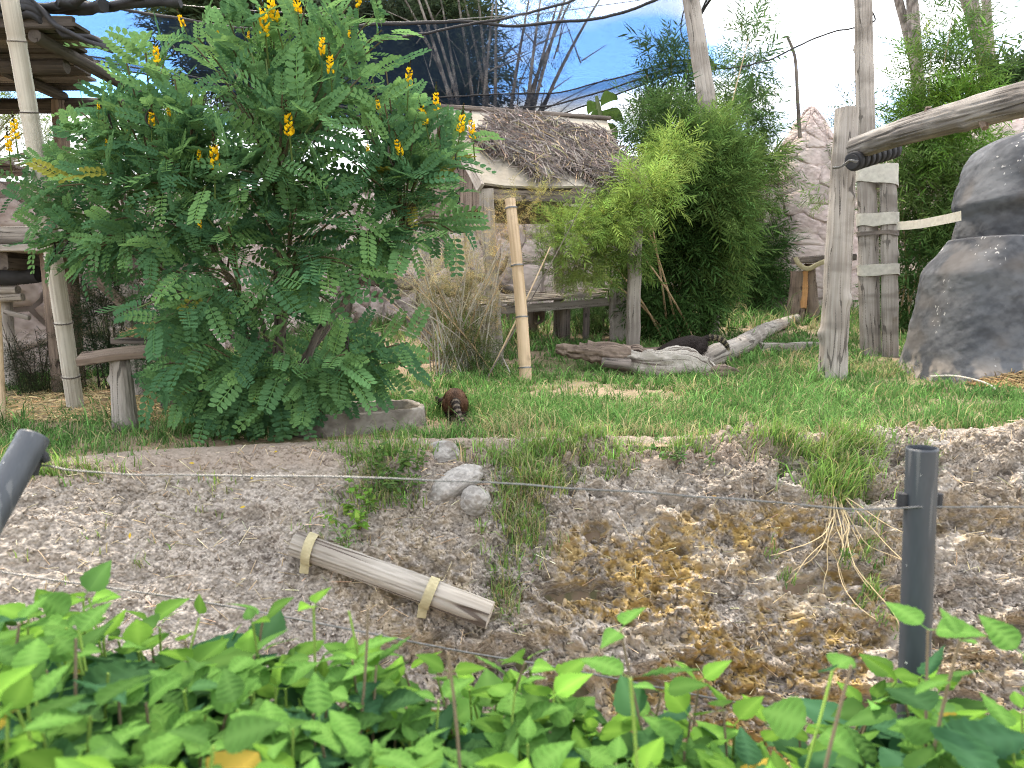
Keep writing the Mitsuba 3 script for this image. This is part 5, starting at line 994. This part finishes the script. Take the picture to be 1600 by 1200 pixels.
put(key + '__seed_pods', mb, 'mat_stem', True); lab(key + '__seed_pods', 'dark seed pods', kind='stuff')

# ================================================================ BAMBOO, DRY GRASS, TREES
def spray(seed, nl, L, W, spread=1.0):
    """A twig of unit length with narrow leaves, one folded lance per leaf."""
    rg = R(seed); mb = MB(); tv = np.array([[0, 0, 0], [.4, .5, .06], [1, 0, -.05], [.4, -.5, .06]]); tf = np.array([[0, 3, 1], [3, 2, 1]]); P, D = [], []
    for i in range(nl):
        t = (i + .5) / nl; s = (-1) ** i; P.append([t, 0, -.12 * t * t]); D.append([.8 + .3 * t, s * spread * rg.uniform(.5, 1.1), rg.normal(-.1, .35)])
    sz = np.stack([L * np.exp(rg.normal(0, .2, nl)), np.full(nl, W), np.full(nl, L * .5)], -1); mb.add(*scatter(tv, tf, basis(np.array(D), [0, 0, 1.0]) * sz[:, None, :], np.array(P), np.exp(rg.normal(0, .15, (nl, 1))) * np.ones((nl, 3))))
    mb.add(np.array([[0, -.008, 0], [0, .008, 0], [1, 0, -.12]]), np.array([[0, 1, 2]]), None, (1.2, 1.0, .7)); o = mb.out(); return o[0][0], o[0][1], o[2]
SPR = [spray(s, 10, .42, .062) for s in range(4)]; SPF = [spray(s + 9, 12, .30, .028, 1.1) for s in range(3)]; BRD = [spray(s + 20, 10, .34, .13, 1.2) for s in range(4)]
def foliage(key, blobs, seed, templ, axis_uv=None, name='foliage', mat='mat_leaf', droop=.25):
    """Sprays filling soft ellipsoids (u, v, depth, ru, rv, rdepth, count, size, colour), thinning out at their edges."""
    rg = R(seed); mb = MB()
    for u, v, Y, ru, rv, ry, n, size, colr in blobs:
        c = at(u, v, Y); S = np.array([px(ru, Y), ry, px(rv, Y)]); d = sphere_pts(rg, n); r = rg.uniform(0, 1, n) ** .55 * (.82 + .55 * (meshkit.fbm(d * 2.2 + seed + u, 3, seed) - .35)); P = c + d * r[:, None] * S
        lump = meshkit.fbm(P * (1.6 / max(.4, px(60, Y))) + seed, 3, seed + 1); k = lump > np.quantile(lump, .22); P, d = P[k], d[k]; P[:, 2] = np.maximum(P[:, 2], H(P[:, 0], P[:, 1]) + .05); n = len(P)
        D = norm(d * [1, 1, .8] + rg.normal(0, .55, (n, 3)) + [0, -.1, .25]) - np.array([0, 0, droop])
        col = vary(rg, n, colr, .22, .07); sz = size * np.exp(rg.normal(0, .25, n)); Mx = basis(D, np.array([0, -.35, 1.0]) + rg.normal(0, .35, (n, 3))) * sz[:, None, None]; tsel = rg.integers(0, len(templ), n)
        for q, (tv_, tf_, tc) in enumerate(templ):
            ids = tsel == q
            if ids.any(): mb.add(*scatter(tv_, tf_, Mx[ids], P[ids], col[ids], tc))
    put(f'{key}__{name}', mb, mat); lab(f'{key}__{name}', kind='stuff')
def culms(key, base, tops, seed, r=.018, colr='mat_bamboo_tan', n=None):
    rg = R(seed)
    for i, (u, v, Y) in enumerate(tops):
        t = at(u, v, Y); b = base + rg.normal(0, .13, 3) * [1, 1, 0]; b[2] = float(H(b[0], b[1])) - .05; v_, f, uv = tube([b, b + (t - b) * .4 + [0, 0, .25], b + (t - b) * .75 + [0, 0, .18], t], [r, r * .8, r * .55, r * .25], 7, 24, caps=False); put(part(key, 'culm'), (v_, f), colr, True, uv)
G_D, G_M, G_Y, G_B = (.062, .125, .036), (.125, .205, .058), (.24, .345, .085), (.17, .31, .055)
key = 'bamboo_clump'; lab(key, 'large dense clump of bamboo standing right of the hut', 'bamboo')
cb = hit(1050, 532); Yb = cb[1]
culms(key, cb, [(1000, 270, 10.2), (880, 350, 9.7), (985, 300, 10.0), (930, 330, 9.8), (1090, 240, Yb), (1170, 60, Yb + .5), (1010, 330, Yb - .3), (1120, 330, Yb - .2), (860, 400, 10.0), (1060, 200, Yb)], 61)
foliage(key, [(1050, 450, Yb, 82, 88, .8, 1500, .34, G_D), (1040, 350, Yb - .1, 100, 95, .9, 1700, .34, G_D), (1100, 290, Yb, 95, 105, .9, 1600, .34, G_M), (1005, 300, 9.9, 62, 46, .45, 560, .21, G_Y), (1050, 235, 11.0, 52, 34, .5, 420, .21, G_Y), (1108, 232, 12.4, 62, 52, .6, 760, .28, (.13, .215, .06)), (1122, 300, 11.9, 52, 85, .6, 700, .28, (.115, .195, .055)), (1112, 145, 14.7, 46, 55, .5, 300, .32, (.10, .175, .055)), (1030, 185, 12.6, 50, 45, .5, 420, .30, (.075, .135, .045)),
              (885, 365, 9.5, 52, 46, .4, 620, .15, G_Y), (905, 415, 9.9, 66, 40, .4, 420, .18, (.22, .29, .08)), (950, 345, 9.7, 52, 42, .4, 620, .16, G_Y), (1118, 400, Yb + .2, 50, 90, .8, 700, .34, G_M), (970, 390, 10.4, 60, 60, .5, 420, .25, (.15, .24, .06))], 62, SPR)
key = 'bamboo_clump_001'; lab(key, 'dark tuft of bamboo reaching up in front of the shade net', 'bamboo'); c1 = hit(1060, 520) + [0, .9, 0]
culms(key, c1, [(1010, 110, c1[1]), (1050, 85, c1[1]), (1075, 80, c1[1]), (985, 160, c1[1]), (1095, 170, c1[1])], 63)
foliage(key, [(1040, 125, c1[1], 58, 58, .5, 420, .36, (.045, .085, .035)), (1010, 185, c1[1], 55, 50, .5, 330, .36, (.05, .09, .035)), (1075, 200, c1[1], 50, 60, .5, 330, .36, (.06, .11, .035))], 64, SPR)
key = 'bamboo_clump_002'; lab(key, 'airy pale bamboo rising beside the net pole against the white sky', 'bamboo'); c2 = hit(1180, 492) + [-.3, .5, 0]
culms(key, c2, [(1185, 25, c2[1]), (1150, 70, c2[1]), (1215, 120, c2[1]), (1140, 200, c2[1])], 65)
foliage(key, [(1170, 105, c2[1], 36, 105, .6, 300, .50, (.09, .16, .06)), (1158, 210, c2[1], 52, 70, .7, 520, .45, (.10, .18, .05)), (1162, 300, c2[1], 56, 90, .8, 900, .42, G_M), (1188, 415, c2[1] - .2, 50, 80, .7, 900, .42, G_D), (1192, 250, c2[1], 32, 50, .5, 200, .40, (.11, .19, .05))], 66, SPR)
key = 'bamboo_clump_003'; lab(key, 'tall bright green bamboo behind the strapped poles and the dark rock', 'bamboo'); c3 = hit(1440, 528) + [0, .7, 0]; Y3 = c3[1]
culms(key, c3, [(1490, 20, Y3), (1420, 120, Y3), (1520, 120, Y3), (1400, 250, Y3), (1455, 80, Y3), (1545, 60, Y3)], 67)
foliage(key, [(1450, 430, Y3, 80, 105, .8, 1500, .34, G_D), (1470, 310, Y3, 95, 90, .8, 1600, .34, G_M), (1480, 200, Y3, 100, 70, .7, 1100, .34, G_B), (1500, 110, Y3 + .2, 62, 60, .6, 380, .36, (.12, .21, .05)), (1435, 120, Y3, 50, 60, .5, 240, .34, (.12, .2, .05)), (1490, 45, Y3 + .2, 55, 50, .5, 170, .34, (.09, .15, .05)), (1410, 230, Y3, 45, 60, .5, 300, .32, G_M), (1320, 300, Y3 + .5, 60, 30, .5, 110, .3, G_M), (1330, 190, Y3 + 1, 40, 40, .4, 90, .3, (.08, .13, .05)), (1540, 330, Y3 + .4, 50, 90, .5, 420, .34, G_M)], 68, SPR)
key = 'bamboo_clump_004'; lab(key, 'small sprig of bamboo leaves in front of the rock spire', 'bamboo'); c4 = hit(1290, 480) + [0, .4, 0]
culms(key, c4, [(1290, 330, c4[1])], 69); foliage(key, [(1285, 340, c4[1], 40, 30, .4, 90, .40, G_M), (1240, 210, c4[1], 24, 40, .3, 40, .36, (.15, .22, .06))], 70, SPR)
# dry clump
key = 'dry_bamboo'; lab(key, 'dry straw coloured bamboo thicket between the shrub and the grey timber post', 'bamboo'); cd = hit(728, 583); rg = R(71)
for i in range(64):
    u, v = rg.uniform(585, 800), rg.uniform(355, 500); v = v + 60 * max(0, (660 - u) / 75) * .6; t = at(u, v, cd[1] + rg.normal(0, .35)); b = cd + rg.normal(0, 1, 3) * [.20, .15, 0]; b[2] = -.03
    v_, f, uv = tube([b, b + (t - b) * .5 + [0, 0, .12], t + [0, 0, 0]], [.010, .008, .003], 5, 12, caps=False); put(part(key, 'stalk'), (v_, f), 'mat_bamboo_tan' if rg.uniform() < .2 else 'mat_bamboo_grey', True, uv)
Yd = cd[1]
foliage(key, [(690, 430, Yd, 95, 65, .5, 520, .17, (.34, .31, .18)), (740, 420, Yd, 55, 70, .5, 330, .17, (.36, .32, .17)), (720, 500, Yd, 65, 60, .45, 520, .17, (.17, .18, .075)), (735, 550, Yd, 48, 35, .35, 560, .17, (.075, .115, .04)), (775, 420, Yd + .2, 14, 90, .2, 180, .15, (.45, .35, .17)), (790, 340, Yd + .2, 40, 50, .3, 120, .15, (.40, .32, .15)), (840, 310, Yd + .4, 50, 30, .3, 110, .16, (.36, .33, .12))], 72, SPF)
for u0, v0, u1, v1, r in [(762, 590, 860, 385, .012), (760, 592, 920, 300, .008)]:
    k = free('bamboo_stick'); p, q = hit(u0, v0), at(u1, v1, Yd + .2); v_, f, uv = tube([p, (p + q) / 2 + [0, 0, -.03], q], [r, r * .5], 7, 20, caps=False); put(k, (v_, f), 'mat_wood_dark' if r < .01 else 'mat_bamboo_tan', True, uv); lab(k, 'slanting yellow green stick leaning to the right of the grey timber post' if r > .01 else 'thin dark slanting stick crossing in front of the pale bamboo leaves', 'stick')
v_, f, uv = tube([at(612, 569, 8.6), at(690, 562, 8.8)], [.008, .005], 6, 10); put('ground_stick', (v_, f), 'mat_wood_dark', True, uv); lab('ground_stick', 'thin dark stick above the grass left of the dry bamboo', 'stick')
# dark bushes at the left, behind the posts
for key, label, bl, s, tm in [('dark_bush', 'dark twiggy bush left of the brown log post', [(60, 575, 7.4, 34, 45, .4, 420, .17, (.035, .045, .025)), (100, 590, 7.3, 30, 30, .3, 200, .15, (.04, .06, .025))], 81, SPF),
                              ('dark_bush_001', 'tall dark conifer bush between the bamboo pole and the half hidden post', [(170, 500, 7.6, 32, 85, .4, 900, .20, (.035, .06, .03)), (225, 470, 7.4, 45, 80, .4, 600, .2, (.05, .07, .03)), (260, 560, 6.9, 60, 50, .4, 500, .18, (.035, .065, .03))], 82, SPF),
                              ('far_bush', 'leafy bush showing under the low platform behind its legs', [(935, 500, 14.2, 40, 26, .6, 300, .3, (.06, .11, .035)), (500, 560, 8.8, 70, 60, .5, 420, .26, (.05, .10, .035))], 83, SPR)]:
    lab(key, label, 'bush'); foliage(key, bl, s, tm); c = at(*bl[0][:3]); g0 = float(H(c[0], c[1])); rg = R(s); mb = MB()
    for i in range(14): mb.add(*tube([[c[0] + rg.normal(0, .08), c[1], g0 - .02], [c[0] + rg.normal(0, .2), c[1] + rg.normal(0, .1), c[2] + rg.uniform(0, .5)]], [.008, .003], 4, 5, caps=False)[:2], None, (.06, .045, .035))
    put(key + '__twigs', mb, 'mat_stem', True); lab(key + '__twigs', kind='stuff')
# shrubs on the right: behind posts and on the rock hill
key = 'hill_shrub'; lab(key, 'small dark shrub growing on top of the rock hill at the right edge', 'shrub'); foliage(key, [(1580, 125, 20, 45, 30, .8, 420, .5, (.06, .10, .04)), (1560, 145, 19.8, 30, 18, .6, 200, .4, (.06, .11, .04))], 84, BRD)
v_, f, uv = tube([at(1580, 160, 20.2), at(1580, 120, 20)], .05, 8, 8); put(key + '__trunk', (v_, f), 'mat_bark', True, uv)
# big dark trees behind the net
def tree(key, label, u, Y, trunk_top, blobs, seed, tm, r=.22):
    lab(key, label, 'tree'); b = at(u, 400, Y); g0 = float(H(b[0], b[1])); t = at(*trunk_top, Y); v_, f, uv = tube([[b[0], Y, g0 - .2], [(b[0] + t[0]) / 2 + .15, Y, (g0 + t[2]) / 2], t], [r, r * .75, r * .35], 12, 40, rough=.12, seed=seed); put(key + '__trunk', (v_, f), 'mat_bark', True, uv)
    rg = R(seed); mb = MB()
    for bl in blobs:
        for i in range(5):
            e = at(bl[0] + rg.normal(0, .4) * bl[3], bl[1] + rg.normal(0, .4) * bl[4], bl[2]); o = np.array([b[0], Y, g0]) * .35 + t * .65 + (e - t) * .05; mb.add(*tube([o, (o + e) / 2 + [0, 0, .2], e], [r * .3, r * .15, r * .05], 6, 14, caps=False)[:2])
    put(key + '__limbs', mb, 'mat_bark', True); foliage(key, blobs, seed, tm, name='crown')
TD = (.07, .095, .06); SPT = [spray(s + 40, 12, .34, .085, 1.2) for s in range(3)]
tree('tree', 'broad dark tree behind the shade net above the flowering shrub', 420, 22, (430, -20), [(315, 40, 22, 75, 60, 2.0, 560, .75, (.075, .10, .045)), (380, 20, 22, 110, 60, 2.2, 900, .75, (.06, .085, .04)), (500, 60, 22, 120, 80, 2.4, 1500, .75, TD), (430, 130, 22, 130, 60, 2.2, 1200, .75, TD)], 91, SPT, .3)
tree('tree_001', 'dark dense tree behind the net to the left of the fanning stems', 640, 23, (640, -10), [(620, 60, 23, 90, 75, 2.0, 800, .75, TD), (690, 40, 23, 80, 60, 2.0, 650, .75, (.055, .08, .042)), (650, 140, 23, 110, 60, 2.0, 800, .75, TD), (720, 110, 23.5, 80, 70, 2.0, 600, .7, TD)], 92, SPT, .25)
key = 'fan_stemmed_tree'; lab(key, 'tree of many thin stems fanning upward behind the shade net', 'tree'); rg = R(93); b = at(770, 330, 20.5); g0 = float(H(b[0], b[1]))
for i in range(15):
    u1 = np.interp(i, [0, 14], [610, 935]) + rg.normal(0, 10); v1 = rg.uniform(-60, 10); o = np.array([b[0] + rg.normal(0, .25), b[1] + rg.normal(0, .4), g0 - .1]); t = at(u1, v1, 20.5 + rg.normal(0, .6)); m_ = o + (t - o) * .5 + [-(t[0] - o[0]) * .18, 0, 0]
    v_, f, uv = tube([o, m_, t], [.085, .06, .02], 8, 30, rough=.1, seed=i); put(part(key, 'stem'), (v_, f), 'mat_bark', True, uv)
    for j in range(3):
        p = o + (t - o) * rg.uniform(.55, .85); q = p + np.array([rg.normal(0, .6), rg.normal(0, .3), rg.uniform(.4, 1.1)]); v_, f, uv = tube([p, q], [.022, .008], 5, 6, caps=False); put(part(key, 'branch'), (v_, f), 'mat_bark', True)
foliage(key, [(720, 20, 20.5, 80, 50, 1.2, 240, .5, (.045, .07, .035)), (820, 15, 20.5, 80, 50, 1.2, 240, .5, (.05, .075, .035)), (830, 75, 20.5, 70, 40, 1.2, 150, .45, (.045, .06, .045)), (890, 5, 20.5, 50, 30, .8, 90, .45, (.09, .14, .05)), (720, 110, 21, 80, 50, 1.0, 260, .5, TD), (850, 115, 20.5, 30, 14, .5, 40, .4, TD)], 94, SPF, name='crown')
tree('tree_002', 'yellow green tree showing below the roof at the left edge', -60, 16, (-40, 160), [(10, 195, 16, 60, 40, 1.2, 420, .5, (.19, .24, .06)), (70, 245, 16, 55, 40, 1.2, 240, .45, (.14, .19, .06)), (180, 250, 17, 110, 45, 1.2, 260, .45, (.13, .18, .06))], 95, SPF, .15)
key = 'eucalyptus'
for i, (P, r, label) in enumerate([([(1446, 330), (1436, 150), (1425, 0), (1418, -90)], .20, 'straight grey trunk forming the right arm of the leaning pair behind the bamboo'), ([(1446, 300), (1430, 110), (1404, 0), (1378, -90)], .15, 'leaning grey trunk forming the left arm of the pair behind the bamboo'),
                                   ([(1570, 330), (1556, 210), (1537, 80), (1508, -20), (1490, -100)], .27, 'thick curved dark grey trunk behind the bamboo near the right edge'), ([(1565, 330), (1556, 180), (1545, 60), (1535, -100)], .17, 'thin pale grey trunk beside the thick curved one near the right edge')]):
    k = free('bare_trunk'); Q = [at(u, v, 25.0 + i * .3) for u, v in P]; g0 = float(H(Q[0][0], Q[0][1])); Q = [np.array([Q[0][0] + .2, Q[0][1], g0 - .2])] + Q; v_, f, uv = tube(Q, [r * 1.2] + list(np.linspace(r * 1.1, r * .75, len(Q) - 1)), 16, 60, rough=.06, groove=.03, seed=95 + i); put(k + '__trunk', (v_, f), 'mat_bark' if i != 3 else 'mat_wood_grey', True, uv); lab(k, label, 'tree')
# broad-leaved plant behind the hut
key = 'banana_plant'; lab(key, 'broad leaved plant with hanging fronds behind the right end of the hut', 'plant'); b = at(938, 260, 15.2); g0 = float(H(b[0], b[1])); v_, f, uv = tube([[b[0], 15.2, g0], at(940, 215, 15.2), at(932, 150, 15.2)], [.12, .09, .03], 10, 24, rough=.1); put(key + '__trunk', (v_, f), 'mat_stem', True)
scene[key + '__trunk'] = mikit.ply((v_, f), 'mat_stem', True, None, np.full((len(v_), 3), [.10, .13, .05]))
for i, (u, v, uu, vv) in enumerate([(936, 170, 925, 205), (938, 160, 965, 152), (940, 175, 975, 190), (934, 165, 918, 175), (940, 190, 962, 222), (936, 185, 945, 225)]):
    p, q = at(u, v, 15.2), at(uu, vv, 15.0 + .1 * i); d = q - p; n = 9; C = catmull([p, (p + q) / 2 + [0, 0, .12], q], n); w_ = np.sin(np.linspace(.1, 1, n) * np.pi * .98)[:, None] * .14; y = norm(np.cross(norm(d), [0, .6, .8])); V = np.vstack([C - y * w_ - [0, 0, .05], C + [0, 0, .02], C + y * w_ - [0, 0, .05]]); f = []
    for a in range(2):
        for k in range(n - 1): f += [[a * n + k, a * n + k + 1, a * n + n + k + 1], [a * n + k, a * n + n + k + 1, a * n + n + k]]
    scene[part(key, 'leaf')] = mikit.ply((V, np.array(f)), 'mat_leaf', True, None, np.full((len(V), 3), [.11, .19, .05]))

# ================================================================ THE TWO RING-TAILED COATIS
def animal(key, pos, face, scale, chains, tail, colour, label, seed):
    """One continuous body hulled from joints and smoothed; the tail's rings and coat patches are colours of its fur."""
    def ball(c, r): return m3.Manifold.sphere(r, 20).translate(tuple(np.asarray(c, float)))
    bones = []
    for ch in chains + [tail]:
        for (a, ra), (b, rb) in zip(ch[:-1], ch[1:]): bones.append(m3.Manifold.batch_hull([ball(a, ra), ball(b, rb)]))
    M = m3.Manifold.batch_boolean(bones, m3.OpType.Add).refine_to_length(.010).to_mesh(); tm = trimesh.Trimesh(np.array(M.vert_properties[:, :3]), np.array(M.tri_verts), process=True); trimesh.smoothing.filter_taubin(tm, iterations=14)
    v = np.array(tm.vertices); TC = np.array([c for c, _ in tail], float); Q = catmull(TC, 120); S = np.concatenate([[0], np.cumsum(np.linalg.norm(np.diff(Q, axis=0), axis=1))]); d, k = cKDTree(Q).query(v); body = np.min([cKDTree(np.array([p for p, _ in ch])).query(v)[0] for ch in chains], axis=0)
    rad = np.interp(np.arange(120) / 119, np.linspace(0, 1, len(tail)), [r for _, r in tail])[k]; ist = (d < rad * 1.25) & (k > 8)
    col = colour(v, np.zeros(len(v)) + np.where(ist, S[k], -1)); ca, sa = math.cos(face), math.sin(face); Rz = np.array([[ca, -sa, 0], [sa, ca, 0], [0, 0, 1]])
    W = lambda p: (p * scale) @ Rz.T + pos
    lab(key, label, 'coati'); put(key + '__body', (W(v), np.array(tm.faces)), 'mat_fur', True, None, col)
    rg = R(seed); tm2 = trimesh.Trimesh(v, tm.faces, process=False); n = 9000; pts, fi = trimesh.sample.sample_surface(tm2, n, seed=seed); nn = tm2.face_normals[fi]; _, vi = cKDTree(v).query(pts)
    comb = np.where(ist[vi][:, None], norm(np.gradient(Q, axis=0))[k[vi]], np.array([0, -1.0, -.75])); D = norm(nn * .45 + comb * .8 + rg.normal(0, .2, (n, 3))); L = np.where(pts[:, 2] < .05, .010, .022) * np.exp(rg.normal(0, .25, n))
    fv = np.array([[0, -.5, 0], [0, .5, 0], [1, 0, 0]]); Mx = basis(D, nn) * np.stack([L, np.full(n, .0032), L], -1)[:, None, :]; a, b, _, c = scatter(fv, np.array([[0, 1, 2]]), Mx, pts, col[vi] * np.exp(rg.normal(0, .3, (n, 1))))
    put(key + '__fur', (W(a), b), 'mat_fur', False, None, c); lab(key + '__fur', kind='stuff')
def legs(hind, front, kn=(0, 0), fx=(0, 0)):
    out = []
    for s, (kx, fy) in zip((-1, 1), zip(kn, fx)):
        out.append([((s * .058, .02, .17), .062), ((s * .068, .065 + kx, .085), .036), ((s * .062, -.012 + kx, .055), .022), ((s * .062, .02 + kx, .014), .018), ((s * .062, .055 + kx, .010), .013)])
        out.append([((s * .055, .36, .15), .050), ((s * .058, .37 + fy, .075), .030), ((s * .056, .385 + fy, .016), .020), ((s * .056, .42 + fy, .010), .013)])
    return out
def coat_brown(v, s):
    c = np.tile(np.array([.105, .054, .031]), (len(v), 1)); mid = np.exp(-(v[:, 0] / .035) ** 2); c *= (1 - .55 * mid * (v[:, 1] < .25))[:, None]
    dark = sst(.12, .075, v[:, 2])[:, None]; c = c * (1 - dark) + np.array([.020, .014, .012]) * dark; hd = sst(.37, .43, v[:, 1])[:, None]; c = c * (1 - hd) + np.array([.028, .020, .017]) * hd
    ring = sst(.62, .75, np.cos(s / .052 * 2 * np.pi) * .5 + .5)[:, None] * (s > .03)[:, None]; t = (s >= 0)[:, None]; return np.where(t, np.array([.028, .022, .019]) * (1 - ring) + np.array([.19, .155, .12]) * ring, c)
def coat_black(v, s):
    c = np.tile(np.array([.022, .016, .014]), (len(v), 1)); ring = sst(.66, .8, np.cos(s / .050 * 2 * np.pi) * .5 + .5)[:, None] * (s > .05)[:, None]; t = (s >= 0)[:, None]
    return np.where(t, np.array([.022, .018, .016]) * (1 - ring) + np.array([.20, .17, .11]) * ring, c)
body = [((0, .0, .185), .098), ((0, .10, .195), .102), ((-.01, .23, .185), .098), ((-.03, .35, .165), .080), ((-.07, .44, .135), .058)]
head = [((-.07, .44, .135), .055), ((-.13, .50, .10), .052), ((-.17, .54, .075), .034), ((-.21, .585, .045), .018), ((-.225, .60, .038), .014)]
ears = [[((-.10, .49, .135), .02), ((-.085, .495, .165), .016)], [((-.165, .475, .13), .02), ((-.185, .475, .155), .016)]]
bp = hit(711, 661)
animal('coati', bp + [0, .05, .0], .06, .82, [body, head] + ears + legs(0, 0, (.02, -.02), (.0, .03)), [((0, -.055, .215), .040), ((.005, -.115, .185), .034), ((.02, -.175, .125), .032), ((.045, -.225, .068), .028), ((.075, -.275, .036), .022), ((.10, -.33, .022), .012)], coat_brown, 'brown furry animal with a ringed tail walking away beside the stone trough', 5)
bp2 = at(1091, 585, LY + .42); bp2[2] = float(H(bp2[0], bp2[1])) + .02
body2 = [((0, .0, .225), .085), ((0, .09, .235), .092), ((0, .22, .205), .092), ((0, .33, .165), .078), ((0, .43, .12), .058)]
head2 = [((0, .43, .12), .055), ((.01, .51, .085), .050), ((.02, .57, .06), .034), ((.03, .63, .035), .018), ((.03, .645, .03), .014)]
ears2 = [[((-.04, .50, .12), .02), ((-.055, .505, .145), .016)], [((.05, .50, .12), .02), ((.065, .505, .145), .016)]]
lg = legs(0, 0, (.04, -.01), (0, .04)); lg[0][0] = ((-.055, .02, .20), .062); lg[2][0] = ((.055, .02, .20), .062)
animal('coati_001', bp2, math.pi / 2 + .12, 1.22, [body2, head2] + ears2 + lg, [((0, -.05, .285), .030), ((0, -.11, .300), .029), ((0, -.18, .296), .030), ((0, -.24, .270), .029), ((0, -.285, .225), .024), ((0, -.305, .185), .014)], coat_black, 'black furry animal with a ringed tail raised, half hidden behind the rotten log', 6)
v_, f, uv = tube([hit(1110, 560) + [0, -.02, .03], hit(1116, 560) + [0, -.02, .035]], .03, 8, 6, rough=.3); scene['fruit_scrap'] = mikit.ply((v_, f), 'mat_stem', True, None, np.full((len(v_), 3), [.75, .30, .04])); lab('fruit_scrap', 'small orange scrap of fruit in the grass under the ringed tail', 'fruit')
